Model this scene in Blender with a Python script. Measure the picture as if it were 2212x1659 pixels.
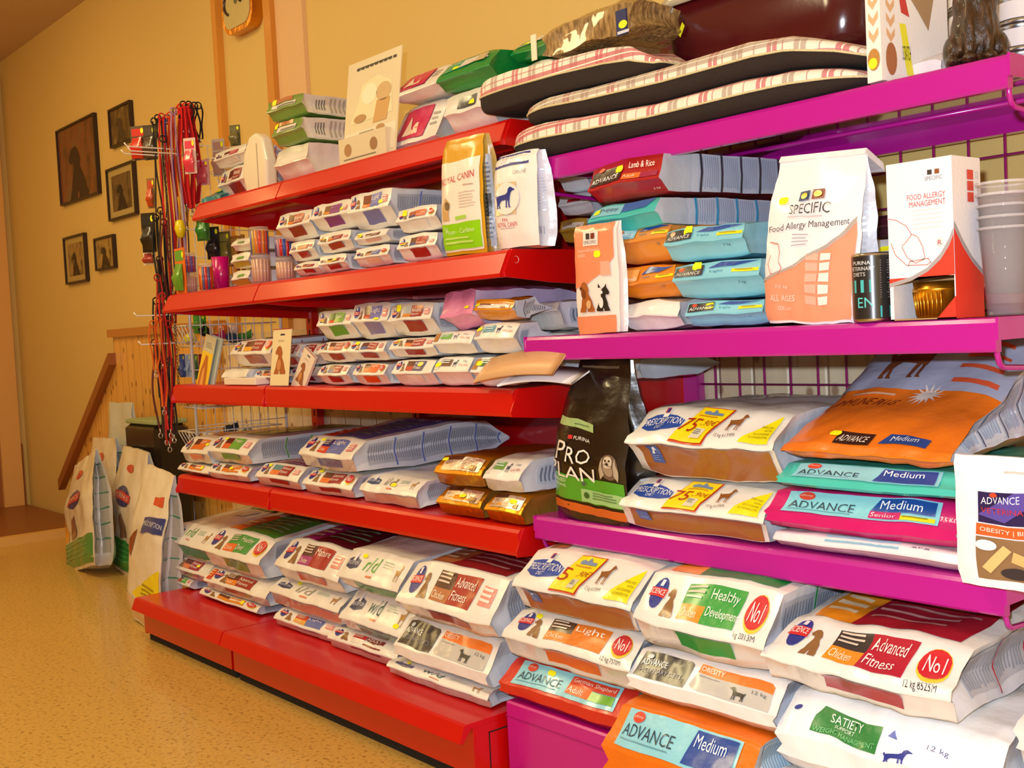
import bpy, math, random
from mathutils import Vector, Matrix, noise, geometry
random.seed(7)
scn = bpy.context.scene
for o in list(bpy.data.objects): bpy.data.objects.remove(o)
col = scn.collection
PI = math.pi
R_ = math.radians
# ---------------------------------------------------------------- camera
FPX = 2454.945
yaw, pit, rol = R_(50.37055), R_(-2.743388), R_(-2.882219)
CAM = Vector((1.84084, -2.18423, 0.98784))
fw = Vector((-math.sin(yaw)*math.cos(pit), math.cos(yaw)*math.cos(pit), math.sin(pit)))
rt = fw.cross(Vector((0, 0, 1))).normalized(); up = rt.cross(fw)
CR = math.cos(rol)*rt + math.sin(rol)*up
CU = -math.sin(rol)*rt + math.cos(rol)*up
cd = bpy.data.cameras.new('camera'); cam = bpy.data.objects.new('camera', cd); col.objects.link(cam)
cd.sensor_width = 36.0; cd.lens = FPX/2212*36; cd.clip_start = .05; cd.clip_end = 60
M = Matrix((CR, CU, -fw)).transposed().to_4x4(); M.translation = CAM
cam.matrix_world = M
scn.camera = cam
def at(px, py, x=None, y=None, z=None):
    d = fw + CR*((px-1106)/FPX) - CU*((py-829.5)/FPX)
    t = ((x-CAM.x)/d.x) if x is not None else ((y-CAM.y)/d.y) if y is not None else ((z-CAM.z)/d.z)
    return CAM + d*t
# ---------------------------------------------------------------- light and exposure
scn.view_settings.view_transform = 'Standard'; scn.view_settings.look = 'None'
scn.view_settings.gamma = 1; scn.view_settings.exposure = 0.09
w = bpy.data.worlds.new('world'); scn.world = w; w.use_nodes = True
w.node_tree.nodes['Background'].inputs[0].default_value = (1, .82, .6, 1)
w.node_tree.nodes['Background'].inputs[1].default_value = 0.03
def lamp(name, kind, loc, power, color, size=.1, target=None, sizey=None, spread=None):
    l = bpy.data.lights.new(name, kind); l.energy = power; l.color = color
    if kind == 'AREA':
        l.shape = 'RECTANGLE'; l.size = size; l.size_y = sizey or size
        if spread: l.spread = spread
    else: l.shadow_soft_size = size
    o = bpy.data.objects.new(name, l); col.objects.link(o); o.location = loc
    if target: o.rotation_euler = (Vector(target)-Vector(loc)).to_track_quat('-Z', 'Y').to_euler()
    return o
# the camera's flash, and the shop's warm ceiling tubes
lamp('camera_flash', 'POINT', CAM+CR*-.06+CU*.09-fw*.03, 145, (.77, .87, 1.0), .018)
lamp('ceiling_tube_light', 'AREA', (-.2, -1.9, 2.7), 24, (1, .84, .50), .25, (-.2, -1.3, 0), 1.3)
lamp('ceiling_tube_light', 'AREA', (-2.1, -1.9, 2.7), 28, (1, .80, .40), .25, (-2.1, -1.3, 0), 1.3)
lamp('ceiling_tube_light', 'AREA', (-4.1, -1.5, 2.7), 8, (1, .64, .22), .25, (-3.9, -.9, 0), 1.0)
lamp('lip_glare_light', 'POINT', (-3.7, -2.15, 2.1), 20, (1, .70, .28), .22)  # unseen warm light, added to bring orange glare to the upper red lips

# ---------------------------------------------------------------- materials
def lin(h):
    if isinstance(h, tuple): return h
    h = h.lstrip('#'); v = [int(h[i:i+2], 16)/255 for i in (0, 2, 4)]
    return tuple(((c+.055)/1.055)**2.4 if c > .04045 else c/12.92 for c in v)
_m = {}
def mat(hexc, kind='film', rough=None, metal=0, bump=None, scale=None, trans=0, alpha=1):
    key = (hexc, kind, rough, metal, bump, scale, trans, alpha)
    if key in _m: return _m[key]
    m = bpy.data.materials.new(kind+'_'+str(hexc).strip('#')); m.use_nodes = True
    nt = m.node_tree; b = nt.nodes['Principled BSDF']
    c = lin(hexc)
    d = dict(film=(.30, .5, .45, 24), paint=(.28, .5, .04, 60), paper=(.6, 0, .1, 200), matte=(.8, 0, .3, 90),
             foil=(.28, .2, .5, 30), plastic=(.25, .3, .03, 80), fabric=(.95, 0, .5, 350), metal=(.25, 0, .02, 50), wood=(.45, .1, .15, 60)).get(kind, (.5, 0, .1, 100))
    b.inputs['Base Color'].default_value = (*c, 1)
    b.inputs['Roughness'].default_value = d[0] if rough is None else rough
    b.inputs['Coat Weight'].default_value = d[1]; b.inputs['Coat Roughness'].default_value = .12
    b.inputs['Metallic'].default_value = .75 if kind == 'foil' else 1 if kind == 'metal' else metal
    b.inputs['Transmission Weight'].default_value = trans; b.inputs['Alpha'].default_value = alpha
    tc = nt.nodes.new('ShaderNodeTexCoord'); nz = nt.nodes.new('ShaderNodeTexNoise'); bp = nt.nodes.new('ShaderNodeBump')
    nz.inputs['Scale'].default_value = d[3] if scale is None else scale; nz.inputs['Detail'].default_value = 3
    bp.inputs['Strength'].default_value = d[2] if bump is None else bump; bp.inputs['Distance'].default_value = .006
    nt.links.new(tc.outputs['Object'], nz.inputs['Vector']); nt.links.new(nz.outputs[0], bp.inputs['Height'])
    nt.links.new(bp.outputs[0], b.inputs['Normal'])
    _m[key] = m; return m
def ramp_mat(name, scale, stops, rough=.5, coat=0, bump=.1, vec='Object', stretch=(1, 1, 1), detail=6, dist=.003):
    m = bpy.data.materials.new(name); m.use_nodes = True; nt = m.node_tree; b = nt.nodes['Principled BSDF']
    tc = nt.nodes.new('ShaderNodeTexCoord'); mp = nt.nodes.new('ShaderNodeMapping'); mp.inputs['Scale'].default_value = stretch
    nz = nt.nodes.new('ShaderNodeTexNoise'); nz.inputs['Scale'].default_value = scale; nz.inputs['Detail'].default_value = detail
    cr = nt.nodes.new('ShaderNodeValToRGB'); el = cr.color_ramp.elements
    while len(el) < len(stops): el.new(.5)
    for e, (p, h) in zip(el, stops): e.position = p; e.color = (*lin(h), 1)
    bp = nt.nodes.new('ShaderNodeBump'); bp.inputs['Strength'].default_value = bump; bp.inputs['Distance'].default_value = dist
    L = nt.links.new
    L(tc.outputs[vec], mp.inputs[0]); L(mp.outputs[0], nz.inputs['Vector']); L(nz.outputs[0], cr.inputs[0])
    L(cr.outputs[0], b.inputs['Base Color']); L(nz.outputs[0], bp.inputs['Height']); L(bp.outputs[0], b.inputs['Normal'])
    b.inputs['Roughness'].default_value = rough; b.inputs['Coat Weight'].default_value = coat
    return m
def boards_mat(name, hexes, width, axis=0, rough=.4):
    """vertical tongue and groove boards: grooves, grain and knots"""
    m = bpy.data.materials.new(name); m.use_nodes = True; nt = m.node_tree; b = nt.nodes['Principled BSDF']; L = nt.links.new
    tc = nt.nodes.new('ShaderNodeTexCoord'); sx = nt.nodes.new('ShaderNodeSeparateXYZ'); L(tc.outputs['Object'], sx.inputs[0])
    dv = nt.nodes.new('ShaderNodeMath'); dv.operation = 'DIVIDE'; dv.inputs[1].default_value = width; L(sx.outputs[axis], dv.inputs[0])
    fr = nt.nodes.new('ShaderNodeMath'); fr.operation = 'FRACT'; L(dv.outputs[0], fr.inputs[0])
    ab = nt.nodes.new('ShaderNodeMath'); ab.operation = 'SUBTRACT'; ab.inputs[1].default_value = .5; L(fr.outputs[0], ab.inputs[0])
    a2 = nt.nodes.new('ShaderNodeMath'); a2.operation = 'ABSOLUTE'; L(ab.outputs[0], a2.inputs[0])
    gr = nt.nodes.new('ShaderNodeMapRange'); gr.inputs[1].default_value = .44; gr.inputs[2].default_value = .5; gr.inputs[3].default_value = 1; gr.inputs[4].default_value = 0
    L(a2.outputs[0], gr.inputs[0])
    mp = nt.nodes.new('ShaderNodeMapping'); mp.inputs['Scale'].default_value = (14, 14, 1.2); L(tc.outputs['Object'], mp.inputs[0])
    nz = nt.nodes.new('ShaderNodeTexNoise'); nz.inputs['Scale'].default_value = 2.5; nz.inputs['Detail'].default_value = 5; L(mp.outputs[0], nz.inputs['Vector'])
    cr = nt.nodes.new('ShaderNodeValToRGB'); el = cr.color_ramp.elements
    el[0].position = .3; el[0].color = (*lin(hexes[0]), 1); el[1].position = .7; el[1].color = (*lin(hexes[1]), 1); L(nz.outputs[0], cr.inputs[0])
    mv = nt.nodes.new('ShaderNodeCombineXYZ'); mz = nt.nodes.new('ShaderNodeMath'); mz.operation = 'MULTIPLY'; mz.inputs[1].default_value = 6.5; L(sx.outputs[2], mz.inputs[0]); L(dv.outputs[0], mv.inputs[0]); L(mz.outputs[0], mv.inputs[1])
    vo = nt.nodes.new('ShaderNodeTexVoronoi'); vo.inputs['Scale'].default_value = 1.0; vo.voronoi_dimensions = '2D'; L(mv.outputs[0], vo.inputs['Vector'])
    kr = nt.nodes.new('ShaderNodeMapRange'); kr.inputs[1].default_value = .06; kr.inputs[2].default_value = .13; kr.inputs[3].default_value = .75; kr.inputs[4].default_value = 0; L(vo.outputs['Distance'], kr.inputs[0])
    mx = nt.nodes.new('ShaderNodeMixRGB'); mx.inputs[2].default_value = (*lin(hexes[2]), 1); L(kr.outputs[0], mx.inputs[0]); L(cr.outputs[0], mx.inputs[1])
    L(mx.outputs[0], b.inputs['Base Color']); b.inputs['Roughness'].default_value = rough; b.inputs['Coat Weight'].default_value = .3
    bp = nt.nodes.new('ShaderNodeBump'); bp.inputs['Strength'].default_value = .8; bp.inputs['Distance'].default_value = .006
    L(gr.outputs[0], bp.inputs['Height']); L(bp.outputs[0], b.inputs['Normal'])
    return m
def plaid_mat():
    m = bpy.data.materials.new('plaid_cloth'); m.use_nodes = True; nt = m.node_tree; b = nt.nodes['Principled BSDF']; L = nt.links.new
    tc = nt.nodes.new('ShaderNodeTexCoord'); sx = nt.nodes.new('ShaderNodeSeparateXYZ'); L(tc.outputs['Object'], sx.inputs[0])
    def M2(op, a, bb=None):
        n = nt.nodes.new('ShaderNodeMath'); n.operation = op
        for i, v in enumerate((a, bb)):
            if v is None: continue
            if isinstance(v, (int, float)): n.inputs[i].default_value = v
            else: L(v, n.inputs[i])
        return n.outputs[0]
    cur = None
    col0 = (*lin('#ece2d2'), 1)
    def band(src, period, lo, hi, off):
        f = M2('FRACT', M2('ADD', M2('DIVIDE', src, period), off))
        return M2('MULTIPLY', M2('GREATER_THAN', f, lo), M2('LESS_THAN', f, hi))
    vz = M2('ADD', sx.outputs[1], M2('MULTIPLY', sx.outputs[2], 1.0))
    for src, o in ((sx.outputs[0], .1), (vz, .35)):
        for lo, hi, c, k in ((0, .16, '#c0606a', .75), (.07, .09, '#f4ecdc', .9), (.24, .26, '#b86a70', .7), (.42, .60, '#9a8272', .6), (.50, .52, '#efe6d6', .8), (.78, .80, '#a8626a', .6)):
            fac = M2('MULTIPLY', band(src, .135, lo, hi, o), min(1, k*1.1))
            mx = nt.nodes.new('ShaderNodeMixRGB'); mx.inputs[2].default_value = (*lin(c), 1)
            L(fac, mx.inputs[0])
            if cur is None: mx.inputs[1].default_value = col0
            else: L(cur, mx.inputs[1])
            cur = mx.outputs[0]
    L(cur, b.inputs['Base Color']); b.inputs['Roughness'].default_value = .9
    nz = nt.nodes.new('ShaderNodeTexNoise'); nz.inputs['Scale'].default_value = 28; L(tc.outputs['Object'], nz.inputs['Vector'])
    bp = nt.nodes.new('ShaderNodeBump'); bp.inputs['Strength'].default_value = .4; bp.inputs['Distance'].default_value = .01; L(nz.outputs[0], bp.inputs['Height']); L(bp.outputs[0], b.inputs['Normal'])
    return m
RED = mat('#cb0404', 'paint', rough=.36); RED.node_tree.nodes['Principled BSDF'].inputs['Coat Weight'].default_value = .4; RED.node_tree.nodes['Principled BSDF'].inputs['Coat Roughness'].default_value = .16; MAG = mat('#b81490', 'paint', rough=.22)
MAGG = mat('#5c0c48', 'paint', rough=.12, bump=0); MAGG.node_tree.nodes['Principled BSDF'].inputs['Coat Weight'].default_value = 1; MAGG.node_tree.nodes['Principled BSDF'].inputs['Coat Roughness'].default_value = .02; MAGG.node_tree.nodes['Principled BSDF'].inputs['Coat IOR'].default_value = 2.2; WHT = mat('#e6e2da', 'paint')
STEEL = mat('#c8c8c8', 'metal'); BLACK = mat('#141210', 'matte')
W_FILM = '#ece8e2'

# ---------------------------------------------------------------- mesh builder
class MB:
    def __init__(s): s.v = []; s.f = []; s.mi = []; s.mats = []; s.sm = []
    def slot(s, m):
        if isinstance(m, str): m = mat(m)
        if m not in s.mats: s.mats.append(m)
        return s.mats.index(m)
    def add(s, vs, fs, m, smooth=False):
        n = len(s.v); k = s.slot(m); s.v += [tuple(v) for v in vs]
        for f in fs: s.f.append(tuple(i+n for i in f)); s.mi.append(k); s.sm.append(smooth)
    def box(s, x0, x1, y0, y1, z0, z1, m, bev=0.0, T=None):
        if bev:
            b = bev; pts = []
            for z, i in ((z0, b), (z0+b, 0), (z1-b, 0), (z1, b)):
                xs, xe, ys, ye = x0+i, x1-i, y0+i, y1-i
                pts += [(xs+b, ys, z), (xe-b, ys, z), (xe, ys+b, z), (xe, ye-b, z), (xe-b, ye, z), (xs+b, ye, z), (xs, ye-b, z), (xs, ys+b, z)]
            fs = [tuple(range(7, -1, -1)), tuple(range(24, 32))]
            for r in range(3):
                for i in range(8): fs.append((r*8+i, r*8+(i+1) % 8, r*8+8+(i+1) % 8, r*8+8+i))
        else:
            pts = [(x, y, z) for z in (z0, z1) for x, y in ((x0, y0), (x1, y0), (x1, y1), (x0, y1))]
            fs = [(3, 2, 1, 0), (4, 5, 6, 7), (0, 1, 5, 4), (1, 2, 6, 5), (2, 3, 7, 6), (3, 0, 4, 7)]
        if T: pts = [T @ Vector(p) for p in pts]
        s.add(pts, fs, m)
    def tube(s, pts, r, m, n=6, closed=False):
        pts = [Vector(p) for p in pts]; vs = []; fs = []; N = len(pts); prev = None
        for i, p in enumerate(pts):
            a = pts[i-1] if (i or closed) else p; b = pts[(i+1) % N] if (i < N-1 or closed) else p
            d = (b-a).normalized() if (b-a).length > 1e-9 else Vector((0, 0, 1))
            if prev is None:
                q = d.orthogonal().normalized()
            else:
                q = (prev-d*prev.dot(d)); q = q.normalized() if q.length > 1e-6 else d.orthogonal().normalized()
            prev = q; e = d.cross(q); rr = r[i] if isinstance(r, (list, tuple)) else r
            for k in range(n):
                t = 2*PI*k/n; vs.append(p+(q*math.cos(t)+e*math.sin(t))*rr)
        for i in range(N if closed else N-1):
            j = (i+1) % N
            for k in range(n): fs.append((i*n+k, i*n+(k+1) % n, j*n+(k+1) % n, j*n+k))
        if not closed: fs += [tuple(range(n-1, -1, -1)), tuple((N-1)*n+k for k in range(n))]
        s.add(vs, fs, m, True)
    def lathe(s, prof, m, cx=0, cy=0, n=28, T=None):
        vs = []; fs = []
        for r, z in prof:
            for k in range(n):
                t = 2*PI*k/n; p = Vector((cx+r*math.cos(t), cy+r*math.sin(t), z)); vs.append(T @ p if T else p)
        for i in range(len(prof)-1):
            for k in range(n): fs.append((i*n+k, i*n+(k+1) % n, (i+1)*n+(k+1) % n, (i+1)*n+k))
        s.add(vs, fs, m, True)
    def extrude(s, poly, a0, a1, m, axis='x'):
        """prism of a closed polygon; axis x: poly=(y,z)"""
        n = len(poly); vs = []
        for a in (a0, a1):
            for p, q in poly: vs.append((a, p, q) if axis == 'x' else (p, a, q) if axis == 'y' else (p, q, a))
        fs = [tuple(range(n-1, -1, -1)), tuple(range(n, 2*n))]+[(i, (i+1) % n, n+(i+1) % n, n+i) for i in range(n)]
        s.add(vs, fs, m)
    def build(s, name, parent=None, loc=None):
        me = bpy.data.meshes.new(name); me.from_pydata(s.v, [], s.f)
        for m in s.mats: me.materials.append(m)
        me.polygons.foreach_set('material_index', s.mi); me.polygons.foreach_set('use_smooth', s.sm); me.update()
        o = bpy.data.objects.new(name, me); col.objects.link(o)
        if parent: o.parent = parent
        if loc: o.location = loc
        return o
def thing(name, label, cat, loc=(0, 0, 0), rz=0, group=None):
    o = bpy.data.objects.new(name, None); col.objects.link(o); o.empty_display_size = .05
    o.location = loc; o.rotation_euler = (0, 0, rz); o['label'] = label; o['category'] = cat
    if group: o['group'] = group
    return o
def tag(o, label, cat, group=None):
    o['label'] = label; o['category'] = cat
    if group: o['group'] = group
    return o
def struct(o): o['kind'] = 'structure'; return o

_txt = {}
def text_geo(s):
    if s in _txt: return _txt[s]
    c = bpy.data.curves.new('t', 'FONT'); c.body = s; c.resolution_u = 2; c.fill_mode = 'FRONT'
    o = bpy.data.objects.new('t', c); me = o.to_mesh()
    vs = [(v.co.x, v.co.y) for v in me.vertices]; me.calc_loop_triangles()
    fs = [tuple(t.vertices) for t in me.loop_triangles]
    o.to_mesh_clear(); bpy.data.objects.remove(o); bpy.data.curves.remove(c)
    x0 = min(v[0] for v in vs); x1 = max(v[0] for v in vs); y0 = min(v[1] for v in vs); y1 = max(v[1] for v in vs)
    vs = [((a-x0)/(x1-x0), (b-y0)/(y1-y0)) for a, b in vs]
    _txt[s] = (vs, fs, (x1-x0)/(y1-y0)); return _txt[s]
DOG = [(0, .62), (.06, .70), (.10, .58), (.16, .62), (.55, .66), (.66, .74), (.70, .92), (.78, 1), (.86, .98), (.90, .92), (1, .88), (1, .82), (.88, .79), (.82, .70), (.78, .50), (.76, .30), (.77, .05), (.83, 0), (.72, 0), (.70, .30), (.66, .38), (.64, .05), (.68, 0), (.58, 0), (.58, .36), (.34, .36), (.28, .30), (.24, .22), (.26, .05), (.31, 0), (.2, 0), (.19, .2), (.14, .08), (.17, 0), (.08, 0), (.10, .22), (.08, .44), (.04, .52)]

SIT = [(0, 0), (.05, .12), (.12, .2), (.16, .36), (.3, .6), (.28, .7), (.12, .68), (.04, .76), (.1, .84), (.22, .96), (.4, 1), (.55, .92), (.66, .74), (.62, .6), (.8, .4), (.92, .18), (1, .08), (.98, 0), (.5, 0), (.5, .1), (.44, .16), (.4, 0)]
class Flat:
    """decals on one flat rectangle: origin, x axis, y axis in metres"""
    def __init__(s, mb, o, ax, ay, W, H): s.mb = mb; s.o = Vector(o); s.ax = Vector(ax).normalized(); s.ay = Vector(ay).normalized(); s.n = s.ax.cross(s.ay); s.W = W; s.H = H
    def P(s, a, b, off): return s.o+s.ax*(a*s.W)+s.ay*(b*s.H)+s.n*off
class Decal:
    """prints shapes and letters onto a surface map P(a,b,offset)"""
    def __init__(s, mb, P, W, H, kind='film', off=.0012): s.mb = mb; s.P = P; s.W = W; s.H = H; s.kind = kind; s.off = off
    def m(s, c): return mat(c, s.kind) if isinstance(c, str) else c
    def quad(s, pts, c, lay=1):
        L = max(abs(pts[1][0]-pts[0][0])*s.W, .001); K = max(abs(pts[3][1]-pts[0][1])*s.H, .001)
        nx = max(1, min(24, int(L/.014))); ny = max(1, min(16, int(K/.014))); vs = []; fs = []
        for j in range(ny+1):
            for i in range(nx+1):
                u, v = i/nx, j/ny
                a = (pts[0][0]*(1-u)+pts[1][0]*u)*(1-v)+(pts[3][0]*(1-u)+pts[2][0]*u)*v
                b = (pts[0][1]*(1-u)+pts[1][1]*u)*(1-v)+(pts[3][1]*(1-u)+pts[2][1]*u)*v
                vs.append(s.P(a, b, s.off*lay))
        for j in range(ny):
            for i in range(nx): k = j*(nx+1)+i; fs.append((k, k+1, k+nx+2, k+nx+1))
        s.mb.add(vs, fs, s.m(c), True)
    def rect(s, x0, y0, x1, y1, c, lay=1): s.quad([(x0, y0), (x1, y0), (x1, y1), (x0, y1)], c, lay)
    def poly(s, pts, c, lay=1, box=None):
        if box: pts = [(box[0]+p[0]*(box[2]-box[0]), box[1]+p[1]*(box[3]-box[1])) for p in pts]
        tr = geometry.tessellate_polygon([[Vector((p[0], p[1], 0)) for p in pts]])
        area = sum((pts[i][0]*pts[(i+1) % len(pts)][1]-pts[(i+1) % len(pts)][0]*pts[i][1]) for i in range(len(pts)))
        out = []
        for t in tr:
            a, b, cc = [pts[i] for i in t]
            cr = (b[0]-a[0])*(cc[1]-a[1])-(b[1]-a[1])*(cc[0]-a[0]); out.append(tuple(t) if cr > 0 else tuple(reversed(t)))
        P2 = [tuple(p) for p in pts]; fin = []; todo = [(t, 0) for t in out]; mid = {}
        while todo:
            (a, b, cc), dep = todo.pop()
            L = [(math.hypot((P2[p][0]-P2[q][0])*s.W, (P2[p][1]-P2[q][1])*s.H), p, q, r) for p, q, r in ((a, b, cc), (b, cc, a), (cc, a, b))]
            l, p, q, r = max(L)
            if l < .016 or dep > 9: fin.append((a, b, cc)); continue
            k = (min(p, q), max(p, q))
            if k not in mid: mid[k] = len(P2); P2.append(((P2[p][0]+P2[q][0])/2, (P2[p][1]+P2[q][1])/2))
            m_ = mid[k]; todo += [((p, m_, r), dep+1), ((m_, q, r), dep+1)]
        s.mb.add([s.P(p[0], p[1], s.off*lay) for p in P2], fin, s.m(c), True)
    def ell(s, cx, cy, rx, ry, c, lay=1, n=16):
        s.poly([(cx+rx*math.cos(2*PI*k/n), cy+ry*math.sin(2*PI*k/n)) for k in range(n)], c, lay)
    def text(s, t, x0, y0, x1, y1, c, lay=2, slant=0, ang=0):
        vs, fs, asp = text_geo(t)
        s.mb.add([s.P(x0+a*(x1-x0)+slant*(b-.5)*(x1-x0), y0+b*(y1-y0)+ang*a, s.off*lay) for a, b in vs], fs, s.m(c), True)
    def lines(s, x0, y0, x1, y1, n, c, lay=1, vert=False, fill=.45):
        for i in range(n):
            if vert:
                d = (x1-x0)/n; s.rect(x0+i*d, y0+random.uniform(0, .1)*(y1-y0), x0+i*d+d*fill, y1, c, lay)
            else:
                d = (y1-y0)/n; s.rect(x0, y1-i*d-d*fill, x1-random.uniform(0, .2)*(x1-x0), y1-i*d, c, lay)
def flat(mb, o, ax, ay, W, H, kind='paper', off=.0006):
    f = Flat(mb, o, ax, ay, W, H); return Decal(mb, f.P, W, H, kind, off)

def lerp(tab, t):
    if t <= tab[0][0]: return tab[0][1]
    for (a, x), (b, y) in zip(tab, tab[1:]):
        if t <= b: return x+(y-x)*((t-a)/(b-a) if b > a else 0)
    return tab[-1][1]
ROT_UP = Matrix(((1, 0, 0), (0, 0, -1), (0, 1, 0)))
class Bag:
    """a filled bag: width A(t), under side ZB(t), upper side ZT(t) along its length t; local x across, y along, z thick"""
    def __init__(s, D, A, ZB, ZT, color=W_FILM, side=None, kind='film', amp=.003, freq=11, pinch=.16, dome=.3, up=False, fine=.02, seed=0, d1=.05, d2=.05, under=None):
        s.D = D; s.A = A; s.ZB = ZB; s.ZT = ZT; s.amp = amp; s.freq = freq; s.pinch = pinch; s.dome = dome; s.up = up
        s.so = Vector((seed*3.17 % 50, seed*1.93 % 40, seed*.77 % 30)); s.mb = MB(); s.kind = kind; s.d1 = d1; s.d2 = d2
        ts = sorted(set([round(t, 4) for tab in (A, ZB, ZT) for t, _ in tab]+[0, D]))
        st = [ts[0]]
        for a, b in zip(ts, ts[1:]):
            n = max(1, int(math.ceil((b-a)/fine)))
            st += [a+(b-a)*(k+1)/n for k in range(n)]
        wmax = max(a for _, a in A)*2; ns = max(6, int(wmax/fine)); hmax = max(t for _, t in ZT)-min(t for _, t in ZB); nr = max(4, int(hmax/fine))
        bm = mat(color, kind); smt = mat(side or color, kind)
        def grid(fn, us, m, flip):
            n = len(us); vs = [fn(u, t) for t in st for u in us]; fs = []
            for j in range(len(st)-1):
                for i in range(n-1):
                    f = (j*n+i, j*n+i+1, (j+1)*n+i+1, (j+1)*n+i); fs.append(f[::-1] if flip else f)
            s.mb.add(vs, fs, m, True)
        us = [-1+2*i/ns for i in range(ns+1)]; rs = [-1+2*i/nr for i in range(nr+1)]
        grid(lambda u, t: s.sheet(u, t, 1), us, bm, False)
        grid(lambda u, t: s.sheet(u, t, -1), us, mat(under, kind) if under else bm, True)
        grid(lambda r, t: s.side(r, t, 1), rs, smt, True)
        grid(lambda r, t: s.side(r, t, -1), rs, smt, False)
        for t, fl in ((0, False), (D, True)):
            if lerp(ZT, t)-lerp(ZB, t) > .0005:
                vs = []
                for r in rs:
                    for u in us:
                        a = s.sheet(u, t, 1, raw=True); b = s.sheet(u, t, -1, raw=True); k = (r+1)/2
                        x = a[0]*(1-s.pinch*min(1, (lerp(ZT, t)-lerp(ZB, t))/.06)*(1-abs(r))*abs(u)**3)
                        vs.append(s.fin(Vector((x, t, b[2]+(a[2]-b[2])*k))))
                n = len(us); fs = []
                for j in range(len(rs)-1):
                    for i in range(n-1):
                        f = (j*n+i, j*n+i+1, (j+1)*n+i+1, (j+1)*n+i); fs.append(f if not fl else f[::-1])
                s.mb.add(vs, fs, bm, True)
    def fin(s, p):
        if s.amp: p = p+noise.noise_vector(p*s.freq+s.so)*s.amp+noise.noise_vector(p*s.freq*2.7+s.so)*s.amp*.4
        return ROT_UP @ p if s.up else p
    def sheet(s, u, t, sg, raw=False):
        a, zb, zt = lerp(s.A, t), lerp(s.ZB, t), lerp(s.ZT, t); h = (zt-zb)/2; zm = (zt+zb)/2
        p = Vector((a*u, t, zm+sg*h*(1-s.dome*abs(u)**5)))
        return p if raw else s.fin(p)
    def side(s, r, t, sg):
        a, zb, zt = lerp(s.A, t), lerp(s.ZB, t), lerp(s.ZT, t); h = (zt-zb)/2; zm = (zt+zb)/2
        k = min(1, h/.03)
        return s.fin(Vector((sg*a*(1-s.pinch*k*(1-abs(r))), t, zm+r*h*(1-s.dome))))
    def face(s, f):
        D, d1, d2 = s.D, s.d1, s.d2; W = lerp(s.A, d1)*2
        fn = dict(U=(lambda a, b: s.sheet(2*a-1, d1*b, 1), 1), L=(lambda a, b: s.sheet(2*a-1, d2*(1-b), -1), 1),
                  T=(lambda a, b: s.sheet(2*a-1, d1+(D-d1)*b, 1), 1), F=(lambda a, b: s.sheet(2*a-1, D*b, 1), 1),
                  S=((lambda a, b: s.side(1-2*a if False else 2*b-1, d1*.6+(D-d1*.6)*a, 1)) if not s.up else (lambda a, b: s.side(1-2*a, D*b, 1)), 1))[f]
        g = fn[0]
        H = dict(U=(g(.5, 0)-g(.5, 1)).length, L=(g(.5, 0)-g(.5, 1)).length, T=D-d1, F=D, S=.15)[f]
        if f == 'S': W = D
        def P(a, b, off):
            e = .004; p = g(a, b); n = (g(a+e, b)-g(a-e, b)).cross(g(a, b+e)-g(a, b-e))
            return p+n.normalized()*off if n.length > 1e-12 else p
        return Decal(s.mb, P, W, H, s.kind, .0015)
    def build(s, name, loc, rz=0, label=None, cat='bag', group=None, rx=0, ry=0, tint=None):
        o = s.mb.build(name); o.location = loc; o.rotation_euler = (rx, ry, rz)
        if label: tag(o, label, cat, group)
        return o
def sticker(bag, o, f, x, y, w=.022, h=.012, c='#f2f000'):
    d = bag.face(f); mb = MB(); d2 = Decal(mb, d.P, d.W, d.H, 'paper', .0026)
    a = w/d.W/2; b = h/d.H/2; k = .3
    pts = [(-1, -k), (-.7, -1), (.7, -1), (1, -k), (1, k), (.7, 1), (-.7, 1), (-1, k)]
    d2.poly([(x+p[0]*a, y+p[1]*b) for p in pts], c)
    st = mb.build('price_sticker', o); st['label'] = 'yellow price sticker'
    return st

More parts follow.
